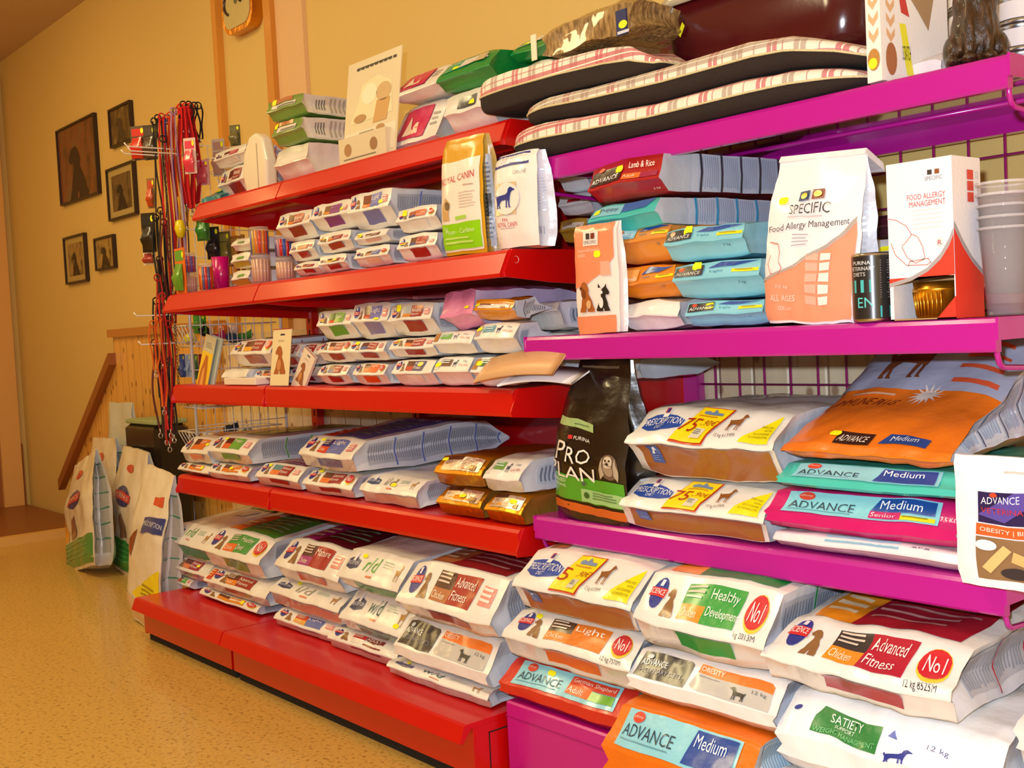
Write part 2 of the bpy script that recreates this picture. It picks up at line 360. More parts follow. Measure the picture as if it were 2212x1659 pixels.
# ---------------------------------------------------------------- printed designs on lying bags
def gusset(b, c1='#48506a', n=5, lo=.12, dense=10):
    d = b.face('S')
    for i in range(n):
        a0 = .06+i*(.88/n); a1 = a0+.88/n-.012
        d.rect(a0, .16, a1, .86, '#b4b6c0', 1)
        d.lines(a0+.006, .22, a1-.006, .8, dense, '#8a8e9c', 2, vert=True, fill=.35)
        d.rect(a1, .06, a1+.009, .94, c1, 2)
def oval(d, x, y, rx, ry):
    d.ell(x, y, rx, ry, '#24348c', 1); d.rect(x-rx*1.12, y-ry*.28, x+rx*1.12, y+ry*.3, '#d02830', 2)
    d.text('SCIENCE', x-rx, y-ry*.16, x+rx, y+ry*.2, '#f4f0ec', 3)
    d.rect(x-rx*.22, y+ry*.42, x+rx*.22, y+ry*.85, '#e8e4f0', 2)
def science(c1='#a4141c', c2='#d86a20', low=None, words=('Advanced', 'Fitness'), top=None, badge='text', band='#5a2018', far=False, side=True, kg=None, red_left=False):
    def fn(b):
        d = b.face('U')
        x0 = .10
        if red_left: d.rect(.03, .12, .12, .9, '#d84020', 1); d.lines(.045, .2, .105, .8, 3, '#f0c060', 2); x0 = .17
        oval(d, x0+.02, .55, .055, .34)
        d.poly(SIT, '#8a6038', 1, (x0+.09, .12, x0+.19, .72))
        d.rect(.33, .45, .51, .86, band, 1); d.rect(.33, .14, .51, .45, c2, 1)
        if not far:
            d.lines(.345, .52, .48, .82, 3, '#d8c8b8', 2); d.text('Chicken', .345, .2, .47, .38, '#f4e8d0', 2)
        d.quad([(.51, .14), (.76, .14), (.78, .86), (.51, .86)], c1, 1)
        d.text(words[0], .53, .54, .74, .78, '#f6eee8', 2)
        if len(words) > 1: d.text(words[1], .53, .24, .53+.02*len(words[1])+.03, .46, '#f6eee8', 2)
        if badge == 'oval':
            d.ell(.885, .52, .075, .36, '#f0d040', 1); d.ell(.885, .55, .07, .31, '#cc2030', 2); d.text('No1', .845, .38, .93, .72, '#f8f0f0', 3)
        elif badge == 'text':
            d.rect(.82, .3, .94, .74, '#e89088', 1); d.lines(.828, .34, .932, .7, 3, '#f6e6e0', 2, fill=.5)
        if kg: d.text(kg, .78, .02, .93, .13, '#26262a', 2)
        l = b.face('L'); l.rect(.34, .22, .76, .9, low or c1, 1)
        if side: gusset(b, c1)
        if top:
            t = b.face('T'); t.rect(.10, .02, .34, .30, c2, 1); t.lines(.13, .06, .3, .22, 3, '#f0d8b0', 2)
            t.rect(.34, .02, .93, .92, top, 1); t.lines(.38, .06, .88, .46, 8, '#d89a9a' if top[1] > '5' else '#7ab88a', 2, fill=.3); t.text(' '.join(words), .42, .5, .9, .56, '#e8e0e0', 2)
        else:
            t = b.face('T'); t.rect(.3, .1, .8, .8, c1, 1)
    return fn
def prescription(tagtxt='75', yellow=True, brown='#a0602c'):
    def fn(b):
        d = b.face('U')
        d.poly([(.05, .38), (.05, .66), (.12, .72), (.19, .73), (.27, .68), (.34, .56), (.34, .34), (.27, .26), (.19, .22), (.12, .24)], '#2c4ea8', 1)
        d.text('PRESCRIPTION', .058, .40, .335, .60, '#f2f2f6', 2); d.text('DIET', .165, .27, .225, .37, '#dfe4f4', 2)
        d.rect(.175, .62, .215, .92, '#f4f2f0', 2); d.rect(.181, .74, .209, .9, '#c83850', 3); d.rect(.195, .74, .209, .86, '#2c3c90', 4)
        if tagtxt:
            d.quad([(.325, .02), (.56, .01), (.655, .98), (.42, .99)], '#c8401c', 2)
            d.quad([(.333, .05), (.553, .04), (.645, .95), (.427, .96)], '#f6dc10', 3)
            d.poly([(.455, .74), (.60, .74), (.60, .82), (.56, .82), (.54, .92), (.52, .82), (.49, .86), (.455, .82)], '#7088b0', 4)
            d.lines(.43, .63, .59, .7, 1, '#d08a20', 4)
            d.text(tagtxt, .362, .22, .362+.05*len(tagtxt)+.02, .58, '#b02a10', 4, slant=.2); d.text(',90€', .50, .40, .60, .58, '#a83a10', 4, slant=.2)
            d.quad([(.47, .1), (.535, .1), (.55, .34), (.49, .34)], '#dcd8c0', 4); d.lines(.487, .14, .53, .3, 3, '#908c80', 5)
        d.poly(DOG, '#8a5426', 2, (.665, .34, .76, .84)); d.text('12 kg 6139M', .62, .12, .745, .24, '#3a3a40', 2)
        if yellow:
            d.poly([(.78, .06), (.965, .06), (.965, .94), (.90, .66)], '#f4e410', 2)
            for i, (tt, a) in enumerate((('ENRICHED', .9), ('WITH', .93), ('GLUCOSAMINE', .875), ('& CHONDROITIN', .86))): d.text(tt, a-.02, .50-i*.12, .955, .57-i*.12, '#8a8418', 3)
        l = b.face('L'); l.rect(.07, .04, .975, .94, brown, 1)
        l.quad([(.135, .35), (.225, .35), (.215, .93), (.13, .93)], '#3c5cac', 2); l.poly([(0, 0), (.3, .5), (.4, 1), (.8, .9), (1, .4), (.6, .5), (.5, 0)], '#e6ecf8', 3, (.15, .6, .2, .86)); l.lines(.15, .4, .205, .56, 3, '#8098d0', 3)
        d = b.face('S')
        for i in range(4): d.rect(.12+i*.2, .2, .29+i*.2, .84, '#c4c6d0', 1)
        t = b.face('T'); t.rect(.06, .03, .2, .14, '#a86840', 1)
    return fn
def rd(letters='rd', c='#5aa838', low='#2e8a3c'):
    def fn(b):
        d = b.face('U')
        d.poly([(.07, .35), (.07, .62), (.16, .72), (.26, .62), (.26, .35), (.16, .26)], '#34406a', 1); d.text('PRESCRIPTION', .075, .42, .255, .55, '#d8dce8', 2)
        d.rect(.145, .56, .185, .84, '#ece8f0', 2)
        d.text(letters, .36, .32, .56, .8, c, 1, slant=.12); d.lines(.62, .5, .8, .74, 3, '#b8c8b0', 1); d.rect(.44, .14, .54, .2, '#e08868', 1)
        d.poly(DOG, '#b08448', 1, (.84, .2, .93, .8))
        l = b.face('L'); l.rect(.25, .1, .98, .85, low, 1)
        gusset(b, low)
        t = b.face('T'); t.rect(.3, .5, .95, .7, low, 1); t.rect(.45, .3, .7, .46, '#c8b8bc', 1)
    return fn
def advance(label='#8fd4e4', blue='Medium', sub=None, subc='#d0186c', kg=None, breed=None):
    def fn(b):
        d = b.face('U')
        d.rect(.085, .10, .90, .95, label, 1)
        d.ell(.19, .78, .045, .14, '#d8402c', 2); d.text('affinity', .155, .74, .225, .82, '#f4d8c8', 3)
        d.text('ADVANCE', .11, .32, .47, .60, '#163848', 2); d.lines(.11, .2, .46, .26, 1, '#5c98a8', 2)
        if breed:
            d.rect(.52, .56, .88, .86, '#d03c28', 2); d.text(breed, .54, .62, .87, .8, '#f2e2da', 3); d.rect(.52, .24, .70, .56, '#e8743c', 2); d.text('Adult', .53, .3, .65, .5, '#f8efe6', 3); d.rect(.70, .24, .88, .54, '#5aa824', 2)
        else:
            d.quad([(.56, .46 if sub else .16), (.88, .46 if sub else .16), (.88, .9), (.60, .9)], '#1c489c', 2); d.text(blue, .61, .54, .82, .82, '#f2f6fc', 3)
            if sub: d.rect(.56, .16, .72, .46, subc, 2); d.text(sub, .57, .22, .70, .42, '#f8e8f0', 3); d.rect(.71, .16, .885, .38, '#f0e020', 2); d.lines(.73, .22, .86, .34, 1, '#8c8420', 3)
        if kg: d.text(kg, .905, .3, .985, .5, '#f4e6ee', 2)
        s = b.face('S')
        for i in range(5): s.rect(.08+i*.18, .08, .235+i*.18, .92, '#c6dcea', 1); s.lines(.09+i*.18, .14, .22+i*.18, .86, 9, '#9cb4c8', 2, vert=True); s.rect(.24+i*.18, .04, .25+i*.18, .96, '#46506c', 2)
    return fn
def vetdiet(far=False):
    def fn(b):
        d = b.face('U')
        d.poly([(.03, .12), (.40, .06), (.41, .80), (.39, .88), (.05, .92)], '#1c1c30', 1)
        d.ell(.10, .76, .022, .07, '#c8d4d8', 2); d.text('ADVANCE', .055, .50, .24, .68, '#eef0f4', 2); d.text('VETERINARY DIETS', .055, .28, .36, .42, '#8a8a9a', 2)
        d.poly([(.45, .62), (.95, .56), (.95, .76), (.93, .84), (.46, .88)], '#ea7420', 1); d.text('OBESITY', .47, .68, .63, .82, '#f8efe6', 2)
        d.poly([(.43, .20), (.46, .08), (.95, .04), (.95, .56), (.45, .62)], '#c0bcb8', 1); d.text('12 kg', .83, .38, .92, .5, '#58585c', 2); d.lines(.47, .5, .62, .54, 1, '#8a8688', 2)
        d.poly(DOG, '#28282c', 2, (.80, .12, .69, .5))
        s = b.face('S'); s.rect(.04, .1, .3, .9, '#d4d6e0', 1)
    return fn
def satiety():
    def fn(b):
        d = b.face('U')
        d.poly([(.17, .16), (.50, .10), (.50, .66), (.19, .74), (.165, .5)], '#2a8040', 1); d.text('SATIETY', .24, .44, .41, .64, '#f0f6ee', 2); d.text('SUPPORT', .265, .32, .37, .41, '#e0ece0', 2); d.text('WEIGHT MANAGEMENT', .18, .17, .49, .27, '#7cc888', 2)
        d.poly([(.53, .5), (.575, .46), (.55, .66)], '#2c4cb0', 1); d.text('12 kg', .69, .34, .78, .5, '#4c5490', 2)
        d.poly(DOG, '#2c3a90', 1, (.53, -.02, .64, .26))
        d.ell(.06, .62, .02, .06, '#2c3a90', 1)
        s = b.face('S'); s.lines(.3, .3, .5, .7, 8, '#8890b0', 1, vert=True)
    return fn
def royal(block='#8a5a3c', c2='#6aa84c', animal='dog', lab='#5c9cac'):
    def fn(b):
        d = b.face('U')
        d.rect(.02, .1, .14, .9, block, 1); d.rect(.18, .3, .46, .78, lab or c2, 1); d.lines(.2, .4, .43, .7, 2, '#d8e8e8', 2)
        d.poly(DOG, '#26284c', 1, (.52, .25, .64, .75)); d.text('ROYAL CANIN', .68, .3, .92, .44, '#c83430', 1); d.text('2kg', .74, .58, .86, .74, '#606478', 1)
        s = b.face('S'); s.rect(.1, .2, .35, .8, '#c8d0dc', 1); s.lines(.12, .25, .32, .75, 6, '#7c849c', 2, vert=True)
    return fn
def goldlabel():
    def fn(b):
        d = b.face('U')
        d.rect(.12, .12, .93, .66, '#ecdcd0', 1); d.rect(.12, .66, .48, .92, '#7a5038', 1); d.rect(.48, .66, .93, .86, '#f0e2da', 1)
        d.text('ROYAL CANIN', .68, .70, .9, .8, '#c83430', 2); d.text('ADULT', .16, .4, .32, .56, '#8a6a5a', 2); d.rect(.72, .16, .84, .42, '#b8986c', 2)
        s = b.face('S'); s.rect(.3, .05, .9, .95, '#d0ccd0', 1); s.rect(.3, .05, .32, .95, '#2c2c34', 2); s.lines(.35, .15, .85, .85, 12, '#6c6c78', 2, vert=True)
    return fn
def plain(under=None, top=None):
    def fn(b):
        if under: b.face('L').rect(.1, .1, .95, .9, under, 1)
        if top: d = b.face('U'); d.rect(.3, .2, .7, .8, top, 1); d.text('2kg', .76, .4, .86, .6, '#606478', 1)
    return fn
def advlight(c='#86cfe0', tagc='#1c1c2a'):
    def fn(b):
        d = b.face('U')
        d.rect(.02, .18, .36, .92, tagc, 1); d.ell(.10, .78, .035, .1, '#d04828', 2); d.text('ADVANCE', .04, .30, .33, .62, '#f2f2f4', 2)
        d.text('Light', .43, .34, .58, .62, '#3c88a0', 1); d.quad([(.4, .74), (.7, .78), (.99, .95), (.55, .95)], '#1c489c', 1); d.rect(.68, .3, .99, .62, '#f2e41c', 1); d.lines(.72, .4, .95, .54, 1, '#8c8420', 2)
        d = b.face('L'); d.text('3 kg', .74, .5, .82, .64, '#3c6070', 1)
    return fn

# ---------------------------------------------------------------- the setting
yW = .03
floor_m = ramp_mat('terrazzo_floor', 85, [(0, '#5c4420'), (.34, '#a07c36'), (.43, '#c8a050'), (.6, '#d4ac58'), (.72, '#b88844'), (1, '#e4c878')], rough=.34, coat=.25, bump=.05, detail=5)
wall_m = mat('#dfc074', 'matte', bump=.12, scale=160)
mb = MB(); mb.box(-6.2, 3.4, -5.2, .2, -.1, 0, floor_m); struct(mb.build('floor'))
mb = MB(); mb.box(-6.2, 3.4, yW, .2, 0, 2.82, wall_m); struct(mb.build('wall_back'))
mb = MB(); mb.box(-6.2, -5.72, -5.2, yW, 0, 2.82, wall_m); struct(mb.build('wall_left'))
mb = MB(); mb.box(3.3, 3.4, -5.2, yW, 0, 2.82, wall_m); struct(mb.build('wall_right'))
mb = MB(); mb.box(-6.2, 3.4, -5.3, -5.2, 0, 2.82, wall_m); struct(mb.build('wall_front'))
mb = MB(); mb.box(-6.2, 3.4, -5.3, .2, 2.82, 2.9, mat('#c9a878', 'matte')); struct(mb.build('ceiling'))
pine = boards_mat('pine_boards', ('#efdcb8', '#e6cfa6', '#8a5a32'), .105)
mb = MB(); mb.box(-3.1, 2.6, .008, yW, 0, 1.0, pine); mb.box(-3.1, 2.6, .0, yW, 1.0, 1.03, mat('#dcc090', 'wood')); struct(mb.build('trim_1'))
mb = MB(); mb.box(-2.66, -2.62, .0, yW, 1.03, 2.82, mat('#d89438', 'wood')); struct(mb.build('trim_2'))
mb = MB(); mb.box(-2.19, -2.135, -.01, yW, 1.03, 2.82, mat('#d08c34', 'wood')); struct(mb.build('trim_3'))
mb = MB(); mb.box(-2.135, -1.93, .012, yW, 1.03, 2.82, mat('#e6bd8c', 'matte')); struct(mb.build('trim_4'))
mb = MB(); mb.box(-5.72, -5.66, -.14, -.02, .0, 2.72, mat('#dca860', 'wood')); mb.box(-5.72, -5.67, -.30, -.2, .0, 2.72, mat('#dca860', 'wood')); struct(mb.build('trim_5'))
mb = MB(); mb.box(-5.72, -4.37, -5.0, -.0, 0, .035, mat('#8a5020', 'wood')); mb.box(-4.40, -4.34, -5.0, -.0, 0, .045, mat('#dcae60', 'wood')); struct(mb.build('trim_6'))
mb = MB(); mb.box(-5.72, -5.69, -5.0, .0, .035, .42, mat('#9a5c24', 'wood')); struct(mb.build('baseboard_left'))
# stair wall of pine boards with a sloping rail
sb = boards_mat('stair_boards', ('#ecb45c', '#e0a64c', '#7a4a1c'), .085)
mb = MB(); a = at(243, 712, y=-.02); b_ = at(345, 708, y=-.02); c_ = at(243, 775, y=-.02); e_ = at(150, 1000, y=-.02)
st = thing('stair_panel', 'boarded pine stair panel with a sloping handrail on the far wall', 'stair panel', (a.x, 0, 0))
X = lambda q: q.x-a.x
mb.extrude([(X(a), 0), (X(b_)+.6, 0), (X(b_)+.6, a.z-.04), (X(a), a.z-.04)], -.02, .02, sb, 'y')
mb.extrude([(X(e_), .03), (0, .03), (0, c_.z), (X(e_), e_.z)], -.02, .02, sb, 'y'); mb.build('board_panel', st)
mb = MB(); mb.box(-.03, X(b_)+.62, -.04, .02, a.z-.04, a.z, mat('#c08038', 'wood')); mb.build('top_rail', st)
mb = MB(); mb.extrude([(X(e_)-.1, e_.z-.16), (.02, c_.z-.03), (.02, c_.z+.03), (X(e_)-.1, e_.z-.1)], -.06, -.02, mat('#9a5a20', 'wood'), 'y'); mb.build('handrail', st)

# pictures on the far wall
def picture(q0, q1, q2, q3, label, inner, matte):
    p = [at(*q, y=yW) for q in (q0, q1, q2, q3)]   # bl br tr tl
    x0 = (p[0].x+p[3].x)/2; x1 = (p[1].x+p[2].x)/2; z0 = (p[0].z+p[1].z)/2; z1 = (p[2].z+p[3].z)/2
    W, H = x1-x0, z1-z0; t = thing('framed_picture', label, 'picture', (x0, yW, z0)); f = .011
    mb = MB(); m = mat('#2a1810', 'wood')
    mb.box(0, W, -.022, 0, 0, f, m); mb.box(0, W, -.022, 0, H-f, H, m); mb.box(0, f, -.022, 0, f, H-f, m); mb.box(W-f, W, -.022, 0, f, H-f, m); mb.build('frame', t)
    mb = MB(); mb.box(f, W-f, -.012, -.004, f, H-f, mat(matte, 'paper')); g = .0 if inner[0] == 'full' else .2
    d = flat(mb, (W*g*.6+f, -.013, H*g*.6+f), (1, 0, 0), (0, 0, 1), W-2*f-W*g*1.2, H-2*f-H*g*1.2)
    cs = inner[1]
    pm = ramp_mat('photo_print', 5/max(W, .2), [(.3, cs[1]), (.5, cs[2]), (.7, cs[0])], rough=.25, bump=0, detail=3, stretch=(1.4, 1, .7))
    d.rect(0, 0, 1, 1, pm, 1); d.poly(SIT, cs[1], 2, (.25, .0, .75, .72))
    mb.build('print', t)
picture((136, 447), (216, 419), (214, 242), (130, 282), 'large dark framed picture, biggest and leftmost on the wall', ('full', ('#6a5030', '#3c2a18', '#7a4020')), '#6a5030')
picture((244, 322), (290, 305), (290, 218), (243, 235), 'small framed picture above the red wrapped toy', ('full', ('#8a7440', '#4a3a20', '#5c4626')), '#8a7440')
picture((241, 478), (300, 465), (296, 345), (238, 367), 'framed picture in a pale mount beside the hanging leads', ('m', ('#5c4426', '#2c1e10', '#6a5234')), '#b8a468')
picture((149, 615), (193, 608), (190, 502), (144, 514), 'small narrow framed picture with pale mount under the largest one', ('m', ('#6a5028', '#3a2a14', '#a08048')), '#b8a060')
picture((215, 586), (256, 578), (250, 507), (209, 515), 'smallest framed picture, lowest one nearest the leads', ('full', ('#8c7038', '#3a2812', '#a88a4c')), '#8c7038')
# clock
c0 = at(487, 0, y=0); c1 = at(557, 50, y=0); t = thing('wall_clock', 'rounded rectangular clock cut off by the top edge, with small dials', 'clock', ((c0.x+c1.x)/2, yW, 2.27))
mb = MB(); w_ = (c1.x-c0.x)/2
def rr(w, h, r, n=5):
    o = []
    for cx, cz, a0 in ((w-r, h-r, 0), (-w+r, h-r, 90), (-w+r, -h+r, 180), (w-r, -h+r, 270)):
        for k in range(n+1): a = R_(a0+90*k/n); o.append((cx+r*math.cos(a), cz+r*math.sin(a)))
    return o
mb.extrude([(p[0], p[1]+.23) for p in rr(w_, .26, .07)], -.05, 0, mat('#d08a20', 'foil'), 'y'); mb.build('case', t)
mb = MB(); mb.extrude([(p[0], p[1]+.23) for p in rr(w_-.02, .24, .055)], -.053, -.05, mat('#c9b87a', 'paper'), 'y'); fc_ = mb.build('face', t)
mb = MB()
for cx, cz, r in ((-.02, .27, .085), (-.055, .09, .042), (.06, .12, .042)):
    arc = [(cx+r*math.cos(R_(a)), -.056, cz+r*math.sin(R_(a))) for a in range(100, 260, 12)]; mb.tube(arc, .006, mat('#3a2420', 'plastic'))
mb.lathe([(0, 0), (.012, 0)], mat('#50583c'), 0, 0, 12, Matrix.Translation((0, -.056, .09)) @ Matrix.Rotation(R_(90), 4, 'X')); mb.build('dial', fc_)
mb = MB(); mb.tube([(-.02, -.057, .27), (.0, -.057, .32)], .002, BLACK); mb.tube([(-.02, -.057, .27), (-.05, -.057, .25)], .002, BLACK); mb.build('hand', fc_)

# ---------------------------------------------------------------- red shelving
XL, XJ, XR = -1.93, -1.262, -.092
RZ = [1.475, 1.166, .856, .544]; RY = [-.482, -.578, -.58, -.584]
red = thing('red_shelving_unit', 'red metal shelving unit with four shelves over a base', 'shelving unit', (XL, 0, 0))
def rshelf(x0, x1, z, yf, endL, endR):
    lip = .062; tl = .02 if z > 1.1 else .001
    prof = [(-.012, z-.03), (-.012, z), (yf+.012, z), (yf+.004, z-.003), (yf-.002, z-.010), (yf-.004-tl, z-lip+.008), (yf-.002-tl, z-lip), (yf+.006, z-lip), (yf+.02, z-lip+.012), (yf+.03, z-.03)]
    mb = MB(); mb.extrude([(p[0], p[1]) for p in prof], x0-XL+.0015, x1-XL-.0015, RED)
    for q in (.33, .66): mb.box(x0-XL+.02, x1-XL-.02, yf*q-.02, yf*q+.02, z-.042, z-.03, RED)
    o = mb.build('shelf', red)
    for flag, xx in ((endL, x0), (endR, x1)):
        if flag:
            mb = MB(); sg = .0025 if flag > 0 else -.0025
            mb.extrude([(-.012, z-.001), (yf+.012, z-.001), (yf-.012, z-.05), (yf-.01, z-.062), (yf+.12, z-.075), (-.02, z-.1)], xx-XL-.002, xx-XL+.002, RED)
            mb.build('end_bracket', red)
for i, (z, yf) in enumerate(zip(RZ, RY)):
    xl = XL if i else -1.86
    rshelf(xl, XJ, z, yf, 1, 1); rshelf(XJ+.004, XR if i else -.185, z, yf, 0, 1)
for x in (XL, XJ, XR-.005):
    mb = MB(); mb.box(x-XL-.03, x-XL+.012, -.03, -.002, 0, 1.55, RED)
    for k in range(28): mb.box(x-XL-.012, x-XL-.006, -.0312, -.0298, .2+k*.05, .225+k*.05, BLACK)
    mb.build('upright', red)
mb = MB(); DR = mat('#b80a10', 'paint')
mb.box(XJ-XL+.012, XR-XL-.03, -.012, -.004, .15, 1.40, DR)
for k in (.38, .73, 1.06): mb.box(XJ-XL+.012, XR-XL-.03, -.0145, -.012, k-.003, k, BLACK)
mb.build('back_panel', red)
def rbase(x0, x1, L, R):
    z = .147; yf = -.766; lip = .038
    mb = MB(); mb.extrude([(-.03, z-.01), (-.03, z), (yf+.01, z), (yf+.002, z-.003), (yf-.012, z-lip), (yf-.002, z-lip-.002), (yf+.02, z-.012)], x0-XL+(0 if L else .001), x1-XL-.001, RED); mb.build('base_shelf', red)
    mb = MB(); mb.box(x0-XL+.01, x1-XL-.0015, -.74, -.732, .028, z-.012, mat('#c80a0a', 'paint')); mb.build('kick_plate', red)
    if R:
        mb = MB(); mb.box(x1-XL-.012, x1-XL+.001, -.735, -.04, .02, z-.012, RED); mb.box(x1-XL+.001, x1-XL+.0016, -.70, -.697, .03, z-.03, BLACK); mb.box(x1-XL+.001, x1-XL+.0016, -.70, -.5, z-.033, z-.03, BLACK); mb.build('side_plate', red)
    if L:
        mb = MB(); mb.box(.0, .012, -.735, -.04, .02, z-.012, RED); mb.build('side_plate', red)
    mb = MB(); mb.box(x0-XL+.02, x1-XL-.002, -.728, -.06, 0, .028, BLACK); mb.build('plinth', red)
rbase(XL, XJ, 1, 0); rbase(XJ+.004, XR, 0, 1)
mb = MB(); mb.lathe([(0, 0), (.007, 0), (.008, .001)], mat('#f0e8e8', 'plastic'), 0, 0, 16, Matrix.Translation((XR-XL+.0015, -.556, 1.142)) @ Matrix.Rotation(R_(90), 4, 'Y')); o = mb.build('cover_cap', red); o['label'] = 'round white cap'
# ---------------------------------------------------------------- magenta shelving
ML, MR = -.075, 1.008
MZ = [1.364, .970, .572]; MY = [-.495, -.554, -.552]
mag = thing('magenta_shelving_unit', 'magenta metal shelving unit with wire mesh back', 'shelving unit', (ML, 0, 0))
for z, yf in zip(MZ, MY):
    mb = MB(); lip = .052; L = MR-ML
    mb.extrude([(-.02, z-.012), (-.02, z), (yf+.006, z), (yf+.001, z-.002), (yf-.003, z-.008), (yf-.005, z-lip+.004), (yf-.002, z-lip), (yf+.012, z-lip), (yf+.012, z-.014)], .004, L-.004, MAG)
    mb.box(.0, .004, yf-.004, -.02, z-.034, z, MAG); mb.box(L-.004, L, yf-.004, -.02, z-.034, z, MAG)
    mb.box(.01, L-.01, -.045, -.02, z-.05, z-.012, MAG)
    mb.box(.008, L-.008, yf+.014, -.046, z-.0150, z-.0125, MAGG)  # underside sheet in a darkened copy of the magenta, so mesh reflections show
    mb.build('shelf', mag)
    for xx in (.012, L-.012):
        mb = MB(); zz = z-lip-.004; dz = .02
        mb.tube([(xx, yf+.016, z-.02), (xx, yf+.014, zz-.0), (xx, yf+.02, zz-dz*.7), (xx, yf+.03, zz-dz), (xx, yf+.25, zz-dz-.014), (xx, -.02, zz-dz-.03)], .0045, MAG, 8)
        mb.build('shelf_bracket', mag)
    mb = MB(); mb.tube([(.01, yf*.5, z-.03), (MR-ML-.01, yf*.5, z-.03)], .005, MAG, 8); mb.build('support_rod', mag)
mb = MB()
for k in range(-1, 31): mb.tube([(k*.075-ML, -.006, .2), (k*.075-ML, -.006, 1.75)], .0031, mat('#a0206c', 'paint'), 6)
for k in range(-9, 12): mb.tube([(.0, -.011, .903+k*.075), (2.3, -.011, .903+k*.075)], .0026, mat('#a0206c', 'paint'), 6)
mb.build('wire_mesh', mag)
for x in (.0, 1.06, 2.2):
    mb = MB(); mb.box(x-.01, x+.034, -.03, -.001, 0, 1.8, mat('#c0208c', 'paint')); mb.build('upright', mag)
mb = MB(); z = .181; mb.box(-.0, 2.3, -.662, -.03, .02, z, mat('#c01084', 'paint'), .004); mb.box(0, 2.3, -.6635, -.6615, z-.034, z-.032, mat('#a01068')); mb.build('base', mag)
# ---------------------------------------------------------------- lying bags in stacks
seedc = [0]
LIM = dict(R1=9, R2=1.40, R3=1.09, R4=.785, R5=.475, M2=1.31, M3=.91, M5=.515)
FAR = {'R1', 'R2', 'R3', 'R4', 'R5'}
ROW = dict(R1=(1.475, -.482), R2=(1.166, -.578), R3=(.856, -.58), R4=(.544, -.584), R5=(.147, -.655), M1=(1.364, -.495), M2=(.970, -.554), M3=(.572, -.552), M5=(.181, -.662))
PLACED = []
def lying(name, x0, x1, y, z0, z1, design, label, group=None, color=W_FILM, side='#d8dae2', kind='film', rf=.42, d1=None, d2=None, D=.42, rise=0, amp=None, st=None, rz=None, under=None, front=None, pinch=.13, dome=.13, row=None, sag=0, slope=0):
    seedc[0] += 1; random.seed(seedc[0]*13+5)
    D = min(D, -.022-y)
    if row and row[0] == 'R': x1 = min(x1, -.100)
    for (a0, a1, b0, b1, c0, c1) in PLACED:          # neighbours stand beside, not inside, each other
        if min(b1, y+D)-max(b0, y) > .03 and min(c1, z1)-max(c0, z0) > .012:
            ov = min(a1, x1)-max(a0, x0)
            if 0 < ov < .5*min(a1-a0, x1-x0)+.02:
                if (x0+x1) > (a0+a1): x0 = a1+.002
                else: x1 = a0-.002
    PLACED.append((x0, x1, y, y+D, z0, z1))
    W = x1-x0; h = z1-z0
    hi = z0-.86; k1 = .5 if hi < -.2 else .3 if hi < .1 else .16; k2 = .2 if hi < -.2 else .34
    rf = .5 if (rf == .42 and hi > -.1) else rf
    d1 = min(.09, h*k1) if d1 is None else d1; d2 = min(.07, h*k2) if d2 is None else d2
    if row: rise = max(0, min(rise, LIM[row]-z1))
    zr = h*rf; e = .0015
    A = [(0, W*.512), (.02, W*.5), (max(d1, d2)+.03, W*.485), (D*.6, W*.49), (D-.08, W*.47), (D, W*.44)]
    if front == 'box':
        ZT = [(0, zr+h*.12), (.012, zr+h*.24), (d1, h*.93), (d1+.05, h-.002), (D*.6, h+rise), (D-.09, h*.94+rise), (D, h*.5)]
        ZB = [(0, zr-h*.12), (.012, zr-h*.2), (d2, e), (D-.09, e), (D, h*.3)]
        if sag: ZT[0] = (0, zr+h*.05); ZB = [(0, -sag*.5), (.014, -sag*.9), (.05, -sag), (.064, -sag*.9), (.072, e), (D-.09, e), (D, h*.3)]
    else:
        ZT = [(0, zr+.0015), (.008, zr+.012+h*.03), (d1, h*.95), (d1+.05, h-.001), (D*.6, h+rise), (D-.09, h*.95+rise), (D, h*.52)]
        ZB = [(0, zr-.0015), (.008, zr-.006), (d2, e+.002), (d2+.04, e), (D-.09, e), (D, h*.45)]
    if slope: ZT = [(0, zr+.002), (.01, zr+.014), (d1, h*.62), (D*.35, h*.95), (D*.75, h+rise), (D-.05, h+rise-.01), (D, h+rise-.07)]
    dist = (Vector(((x0+x1)/2, y, z0))-CAM).length
    b = Bag(D, A, ZB, ZT, color, side, kind, amp if amp is not None else (.0045 if h > .09 else .003), 11 if W > .2 else 17, pinch, dome, False, .014 if dist < 2.1 else .02, seedc[0], d1, d2, under)
    if design: design(b)
    r = random.uniform(-.02, .02) if rz is None else rz
    o = b.build(name, ((x0+x1)/2, y, z0), r, label, 'bag', group)
    if st:
        for q in (st if isinstance(st, list) else [st]): sticker(b, o, *q)
    return o
def stack(row, items, yf=None, zb=None, group=None, D=None):
    """items bottom to top: (pxL, pxR, py of the top edge at its left, design, label, options)"""
    z0, y0 = ROW[row]; yf = y0+.012 if yf is None else yf; z = z0+.001 if zb is None else zb
    for it in items:
        L, Rr, top, des, lab = it[:5]; o = dict(it[5]) if len(it) > 5 else {}
        py = top+28; y = yf+o.pop('dy', 0)
        xl = at(L, py, y=y).x; xr = at(Rr, py+(12 if row in ('R4', 'R5', 'M3', 'M5') else -4), y=y).x
        d1 = .04; zt = at(L+(Rr-L)*.12, top, y=y+d1).z
        zt = min(max(zt, z+.035), LIM.get(row, 9)+.004)
        if row[0] == 'R': xl = max(xl, -1.965 if row != 'R5' else -2.02)
        o['row'] = row
        if 'D' not in o: o['D'] = D or (.44 if xr-xl > .24 else .34)
        o.setdefault('group', group)
        lying(o.pop('name', 'dog_food_bag'), xl, xr, y, z, zt, des, lab, **o)
        z = zt+.001
    return z
S = science
PURPLE = '#7a2080'
